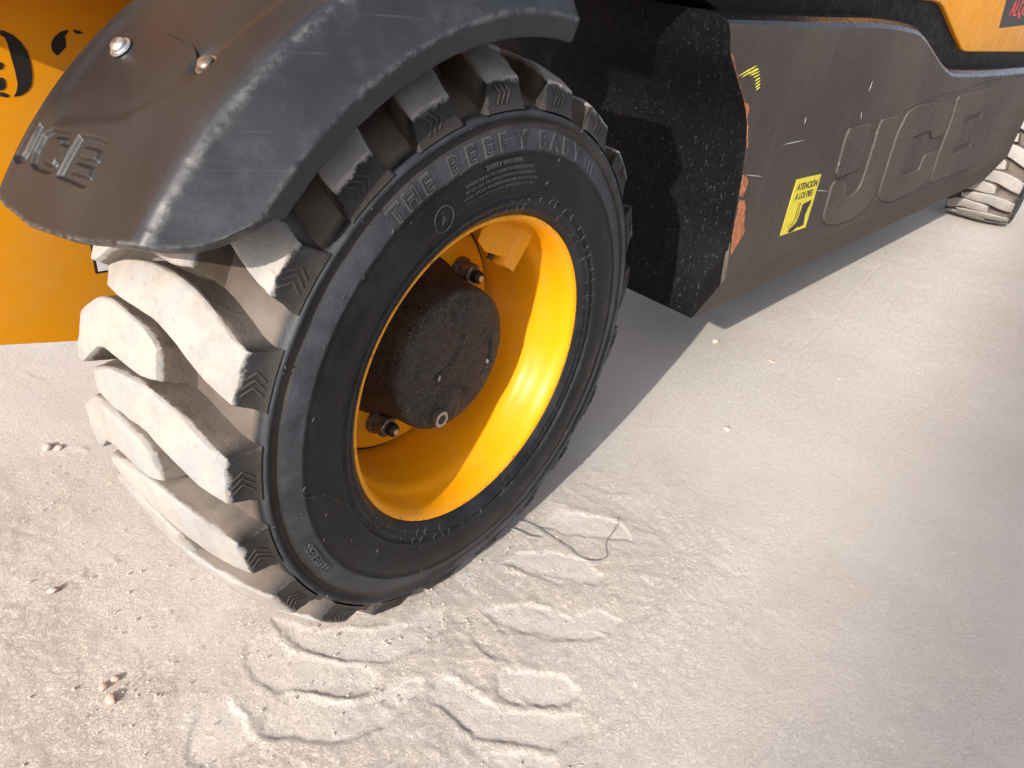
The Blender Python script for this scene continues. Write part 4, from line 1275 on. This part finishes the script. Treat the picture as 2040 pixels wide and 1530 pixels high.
flat_xz("sticker_border", [big], YC, M['ink'], chassis, 0.0006)
flat_xz("sticker_field", [inset(big, 0.0042)], YC - 0.0008, M['white'], chassis, 0.0005, "white sticker with a dark border, half hidden by the tyre")
flat_xz("sticker_dash", [[(lp[1][0] + 0.012, lp[1][1] + 0.018), (lp[1][0] + 0.034, lp[1][1] + 0.017), (lp[1][0] + 0.034, lp[1][1] + 0.0205), (lp[1][0] + 0.012, lp[1][1] + 0.0215)]], YC - 0.0016, M['ink'], chassis, 0.0004)

# ------------------------------------------------------------------ black side panel
YS = -0.110
FRONT = [(0.500, 0.798), (0.522, 0.757), (0.571, 0.715), (0.622, 0.672), (0.648, 0.642), (0.667, 0.603), (0.683, 0.554), (0.697, 0.495), (0.718, 0.410), (0.742, 0.332)]
TOP = [(3.30, 0.688), (1.985, 0.692), (1.905, 0.694), (1.843, 0.701), (1.753, 0.719), (1.608, 0.757), (1.500, 0.785), (1.440, 0.796), (1.380, 0.800), (0.760, 0.799)]


def build_panel():
    fr = spline(FRONT, 40)
    REARP = [(3.16, 0.334), (3.30, 0.350), (3.385, 0.430), (3.40, 0.60), (3.385, 0.675)]
    tp = spline(TOP, 60)
    sec = []

    def section(y, bot, dx, up):
        f_ = fr.copy()
        k = sstep(0.45, 0.33, fr[:, 1])
        f_[:, 1] = fr[:, 1] + (bot - 0.332) * k
        f_[:, 0] = fr[:, 0] + dx * k
        r_ = np.array(REARP)
        kk = np.array([1, 0.8, 0.3, 0, 0])
        r_[:, 1] += (bot - 0.332) * kk
        t_ = tp.copy()
        # raise the top edge outwards from the notch (normal of the edge), for the ledge
        T = np.gradient(tp, axis=0)
        N = np.stack([T[:, 1], -T[:, 0]], -1)
        N /= np.linalg.norm(N, axis=1)[:, None]
        N *= np.sign(N[:, 1:2] + 1e-9)
        t_ += N * up
        f_[0] += np.array([-0.004, up * 0.6])
        P = np.vstack([f_, r_, t_])
        return np.stack([P[:, 0], np.full(len(P), y), P[:, 1]], -1)
    rows = [section(-0.1100, 0.3345, 0.000, -0.0040), section(-0.1096, 0.3325, 0.0, -0.0012), section(-0.1080, 0.3280, -0.002, 0.0020), section(-0.1045, 0.3190, -0.005, 0.0070),
            section(-0.0930, 0.2870, -0.014, 0.0150), section(-0.0762, 0.2405, -0.0295, 0.0190), section(-0.0735, 0.2370, -0.0305, 0.0195), section(0.62, 0.2600, -0.0305, 0.0200)]
    n = rows[0].shape[0]
    V = np.vstack(rows)
    F = grid_faces(len(rows), n, cj=True, flip=True).tolist()
    F.append(list(range(n)))
    F.append(list(range((len(rows) - 1) * n, len(rows) * n))[::-1])
    me = mesh("side_panel", V, F)
    bm = bmesh.new()
    bm.from_mesh(me)
    bmesh.ops.recalc_face_normals(bm, faces=bm.faces)
    bm.to_mesh(me)
    bm.free()
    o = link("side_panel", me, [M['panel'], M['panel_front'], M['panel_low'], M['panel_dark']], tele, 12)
    idx = np.zeros(len(me.polygons), np.int32)
    for p_ in me.polygons:
        if p_.normal.x < -0.55 and abs(p_.normal.y) < 0.5:
            idx[p_.index] = 1
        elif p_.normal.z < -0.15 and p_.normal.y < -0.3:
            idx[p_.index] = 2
        elif p_.normal.z > 0.25 or p_.center.y > -0.1:
            idx[p_.index] = 3
    me.polygons.foreach_set("material_index", idx)
    o['label'] = "dusty black side panel with large raised lettering and chipped front edge"
    return o


panel = build_panel()

# upper recessed panel above the ledge, front upper inner wall of the wheel arch
upper = link("upper_panel", prism("upper_panel", [(0.10, 0.905), (0.25, 0.882), (0.375, 0.855), (0.490, 0.822), (0.535, 0.812), (0.566, 0.800), (0.585, 0.790), (1.38, 0.790), (1.75, 0.70), (1.95, 0.68), (3.35, 0.67), (3.35, 1.25), (0.10, 1.25)], -0.060, 0.62, 0.004, 3), [M['panel_black'], M['panel_front']], tele, 40)
for p_ in upper.data.polygons:
    if p_.normal.y > -0.5 and p_.center.x < 0.62:
        p_.material_index = 1
upper['label'] = "black upper body panel closing the wheel arch above the ledge"

# yellow bodywork above the notch
body = link("body_panel", prism("body_panel", [(1.30, 0.865), (1.437, 0.866), (1.600, 0.868), (1.650, 0.866), (1.690, 0.860), (1.724, 0.850), (1.943, 0.784), (2.030, 0.759), (2.065, 0.7535), (2.116, 0.752), (3.30, 0.752), (3.30, 1.30), (1.30, 1.30)], -0.072, 0.30, 0.005, 3), M['yellow'], tele, 35)
body['label'] = "yellow bodywork coming down over the black side panel"
flat_xz("hire_sticker", [[(2.371, 0.8235), (2.95, 0.851), (2.95, 0.985), (2.268, 0.985)]], -0.072, M['ink'], body, 0.0008, "dark sticker with red lettering")
me = text_mesh("sticker_lettering", "ALQUILER", 0.066, lambda x, y, z: np.stack([2.420 + x + 0.12 * y - 0.3 * (y - 0.03), np.full(x.shape, -0.0734) - z, 0.860 + y + 0.040 * x], -1), 0.0002, 0, 0.0006, 1.0, 1.35, 'LEFT')
link("sticker_lettering", me, M['red'], body)

# raised letters pressed into the panel
def raised(name, loops):
    me = curve_shape(name, loops, 0.0030, 0.0014, lambda x, y, z: np.stack([x, YS - 0.0004 - z, y], -1))
    bm = bmesh.new()
    bm.from_mesh(me)
    bmesh.ops.recalc_face_normals(bm, faces=bm.faces)
    bm.to_mesh(me)
    bm.free()
    return link(name, me, M['letter'], panel, 35)


def rounded(poly, n=3):
    """one round of corner cutting"""
    P = [np.array(q, float) for q in poly]
    for _ in range(n):
        Q = []
        for a, b in zip(P, P[1:] + P[:1]):
            l = np.linalg.norm(b - a)
            d = min(0.25, 0.012 / max(l, 1e-6))
            Q += [a + (b - a) * d, b - (b - a) * d]
        P = Q
    return [tuple(q) for q in P]


raised("raised_letter", [rounded(D['J'], 1)])
raised("raised_letter_block", [rounded(D['J1'], 1)])
raised("raised_letter", [rounded(D['C'], 1)])
raised("raised_letter", [rounded(D['B'], 1), D['B1'], D['B2']])
P = [(x, YS + 0.0005, z) for x, z in D['ridge']]
link("pressed_line", tube_mesh("pressed_line", spline(P, 40), 0.0022, 6), M['panel'], panel, 60)

# chipped edge showing primer, crayon marks, pale scrapes
for c_ in D['chip']:
    q = []
    for x, z in c_:
        q.append((max(x, np.interp(z, [a[1] for a in FRONT[::-1]], [a[0] for a in FRONT[::-1]]) + 0.0015), z))
    rag = []
    for a_, b_ in zip(q, q[1:] + q[:1]):
        ln = math.hypot(b_[0] - a_[0], b_[1] - a_[1])
        m_ = max(1, int(ln / 0.004))
        for i_ in range(m_):
            x_ = a_[0] + (b_[0] - a_[0]) * i_ / m_
            z_ = a_[1] + (b_[1] - a_[1]) * i_ / m_
            lim = np.interp(z_, [a[1] for a in FRONT[::-1]], [a[0] for a in FRONT[::-1]]) + 0.0012
            rag.append((max(lim, x_ + 0.0028 * float(fbm(x_, z_, 130.0, 3))), z_))
    flat_xz("paint_chip", [rag], YS, M['chip'], panel, 0.0007)
for c_ in D['crayon']:
    P = [(x, YS - 0.0003, z) for x, z in c_]
    link("scrape_mark", tube_mesh("scrape_mark", np.linspace(P[0], P[1], 6), [0.0003, 0.0011, 0.0014, 0.0014, 0.0012, 0.0004], 5), M['crayon'], panel, 60)
for c_ in D['scuff']:
    P = [(x, YS - 0.0001, z) for x, z in c_]
    link("scrape_mark", tube_mesh("scrape_mark", np.linspace(P[0], P[1], 6), [0.0002, 0.0007, 0.001, 0.0009, 0.0007, 0.0002], 5), M['scuff'], panel, 60)

# warning sticker
sq = D['sticker']
flat_xz("warning_sticker", [sq], YS, M['sticker'], panel, 0.0008, "yellow warning sticker with black boot picture")
SX = np.array(sq[1]) - np.array(sq[0])
SZ = np.array(sq[3]) - np.array(sq[0])


def on_sticker(u, v):
    a = np.asarray(sq[0])
    b, c, d = (np.asarray(sq[i]) for i in (1, 2, 3))
    u = np.asarray(u)[..., None]
    v = np.asarray(v)[..., None]
    return a * (1 - u) * (1 - v) + b * u * (1 - v) + c * u * v + d * (1 - u) * v


def sticker_text(body, u, v, size, xs):
    def conv(x, y, z):
        q = on_sticker(u + x, v - y)
        return np.stack([q[:, 0], np.full(x.shape, YS - 0.0010) - z, q[:, 1]], -1)
    me = text_mesh("sticker_lettering", body, size, conv, 0.0002, 0, 0.0035, 1.0, xs)
    link("sticker_lettering", me, M['ink'], panel)


sticker_text("ATENCI\u00d3N", 0.53, 0.205, 0.165, 0.98)
sticker_text("A LOS PIES", 0.50, 0.375, 0.165, 0.90)
boot = [(0.56, 0.50), (0.88, 0.455), (0.885, 0.53), (0.83, 0.62), (0.80, 0.72), (0.815, 0.80), (0.84, 0.86), (0.85, 0.925), (0.665, 0.95), (0.645, 0.915), (0.56, 0.945), (0.44, 0.985), (0.30, 1.0 - 0.012), (0.265, 0.955), (0.31, 0.915), (0.42, 0.88), (0.505, 0.83), (0.54, 0.74), (0.555, 0.62)]
flat_xz("boot_picture", [[tuple(on_sticker(u, v)) for u, v in boot]], YS - 0.0010, M['ink'], panel, 0.0005)
for pl in ([(0.385, 0.47), (0.40, 0.82)], [(0.455, 0.46), (0.47, 0.77)], [(0.385, 0.47), (0.455, 0.46)], [(0.33, 0.79), (0.37, 0.87)], [(0.26, 0.81), (0.32, 0.88)], [(0.20, 0.85), (0.28, 0.90)]):
    P = [(*on_sticker(u, v),) for u, v in pl]
    P = [(a, YS - 0.0011, b) for a, b in P]
    link("picture_line", tube_mesh("picture_line", np.linspace(P[0], P[1], 3), 0.0007, 4), M['ink'], panel, 60)

# ------------------------------------------------------------------ small things on the ground
def pebble(name, xy, size, mat, label, cat, group, flat=0.62):
    bm = bmesh.new()
    bmesh.ops.create_icosphere(bm, subdivisions=2, radius=1.0)
    rs = np.random.default_rng(int(abs(xy[0] * 9173 + xy[1] * 331)))
    ax3 = rs.normal(size=(7, 3))
    ax3 /= np.linalg.norm(ax3, axis=1)[:, None]
    lim = 0.62 + 0.3 * rs.random(7)
    for v in bm.verts:
        for a, l in zip(ax3, lim):
            d = v.co.x * a[0] + v.co.y * a[1] + v.co.z * a[2]
            if d > l:
                v.co -= Vector(a) * (d - l)
    me = bm_mesh(name, bm)
    o = link(name, me, mat, None, 35)
    o.scale = (size * (0.9 + 0.4 * rs.random()), size * 0.85, size * flat)
    o.rotation_euler = (0, 0, rs.random() * 6)
    o.location = (xy[0], xy[1], size * flat * 0.62)
    o['label'] = label
    o['category'] = cat
    o['group'] = group
    return o


PG = "loose stones on the concrete"
PB = D['pebble']
pebble("pebble", PB[0], 0.0125, M['stone'], "pale pebble nearest the lower corner of the black side panel", "pebble", PG)
pebble("pebble", PB[1], 0.0085, M['stone'], "whitish pebble alone on the smooth concrete right of the wheel shadow", "pebble", PG)
pebble("pebble", PB[2], 0.0090, M['brick'], "small pinkish pebble lying next to the straight crack", "pebble", PG, 0.45)
pebble("pebble", PB[3], 0.0095, M['stone'], "round half-buried pebble left of the tyre, leftmost of a pair", "pebble", PG, 0.5)
pebble("pebble", PB[4], 0.0080, M['stone'], "flat pebble left of the tyre, right one of a pair", "pebble", PG, 0.4)
pebble("pebble", PB[5], 0.0075, M['stone'], "pale stone in the rough dust at the left edge of the picture", "pebble", PG)
pebble("pebble", PB[6], 0.0075, M['brick'], "lowest pinkish crumb of the small heap at lower left", "pebble", PG)
pebble("pebble", PB[7], 0.0065, M['brick'], "middle pinkish crumb of the small heap at lower left", "pebble", PG)
pebble("pebble", PB[8], 0.0060, M['brick'], "topmost pinkish crumb of the small heap at lower left", "pebble", PG)


def crumbs():
    V, F = [], []
    base = np.array([(1, 0, 0), (-1, 0, 0), (0, 1, 0), (0, -1, 0), (0, 0, 1), (0, 0, -1)], float)
    tri = [(0, 2, 4), (2, 1, 4), (1, 3, 4), (3, 0, 4), (2, 0, 5), (1, 2, 5), (3, 1, 5), (0, 3, 5)]
    spots = [(-0.455, 0.005, 0.035, 130), (-0.40, 0.19, 0.06, 120), (-0.33, 0.45, 0.10, 160), (-0.30, -0.02, 0.12, 240), (-0.25, -0.25, 0.14, 200), (-0.42, -0.12, 0.10, 160),
             (0.0, -0.26, 0.14, 260), (0.15, -0.15, 0.10, 140), (-0.30, 0.30, 0.12, 140), (0.35, -0.2, 0.2, 90), (0.9, -0.15, 0.4, 160), (1.5, -0.3, 0.6, 260), (0.7, -0.45, 0.3, 200), (-0.12, -0.14, 0.05, 140)]
    for cx, cy, sp, n in spots:
        for k in range(n // 2):
            x = cx + rng.normal() * sp
            y = cy + rng.normal() * sp
            sz = 0.0007 + 0.0018 * rng.random() ** 3
            J = base * sz * (0.6 + 0.8 * rng.random((6, 1)))
            a = rng.random() * 6.28
            c, s = math.cos(a), math.sin(a)
            J = J @ np.array([[c, s, 0], [-s, c, 0], [0, 0, 0.8]])
            b = len(V)
            V.extend((J + np.array([x, y, 0.0015])).tolist())
            F.extend([[b + i for i in t] for t in tri])
    o = link("dust_crumbs", mesh("dust_crumbs", np.array(V), F), M['stone'])
    o['kind'] = 'stuff'
    o['label'] = "fine crumbs of dried dust scattered around the tyre"
    o['category'] = "crumbs"


crumbs()


def wire(name, pts, zs, rad, label):
    P = np.array([(x, y, z) for (x, y), z in zip(pts, zs)])
    o = link(name, tube_mesh(name, spline(P, 90), rad, 7), M['wire'], None, 60)
    o['label'] = label
    o['category'] = "wire"
    o['group'] = "bits of thin wire beside the tyre"


n = len(D['wire'])
wire("wire", D['wire'], 0.0035 + 0.0035 * np.abs(np.sin(np.linspace(0.4, 4.2, n))) + np.r_[np.zeros(n - 3), 0.004, 0.009, 0.012], 0.0011, "long curved thin wire on the dust, its far end hooked upwards")
wire("wire", D['wire2'], 0.0035 + 0.003 * np.linspace(0, 1, len(D['wire2'])), 0.0011, "short thin wire sticking out from under the tyre beside the longer one")
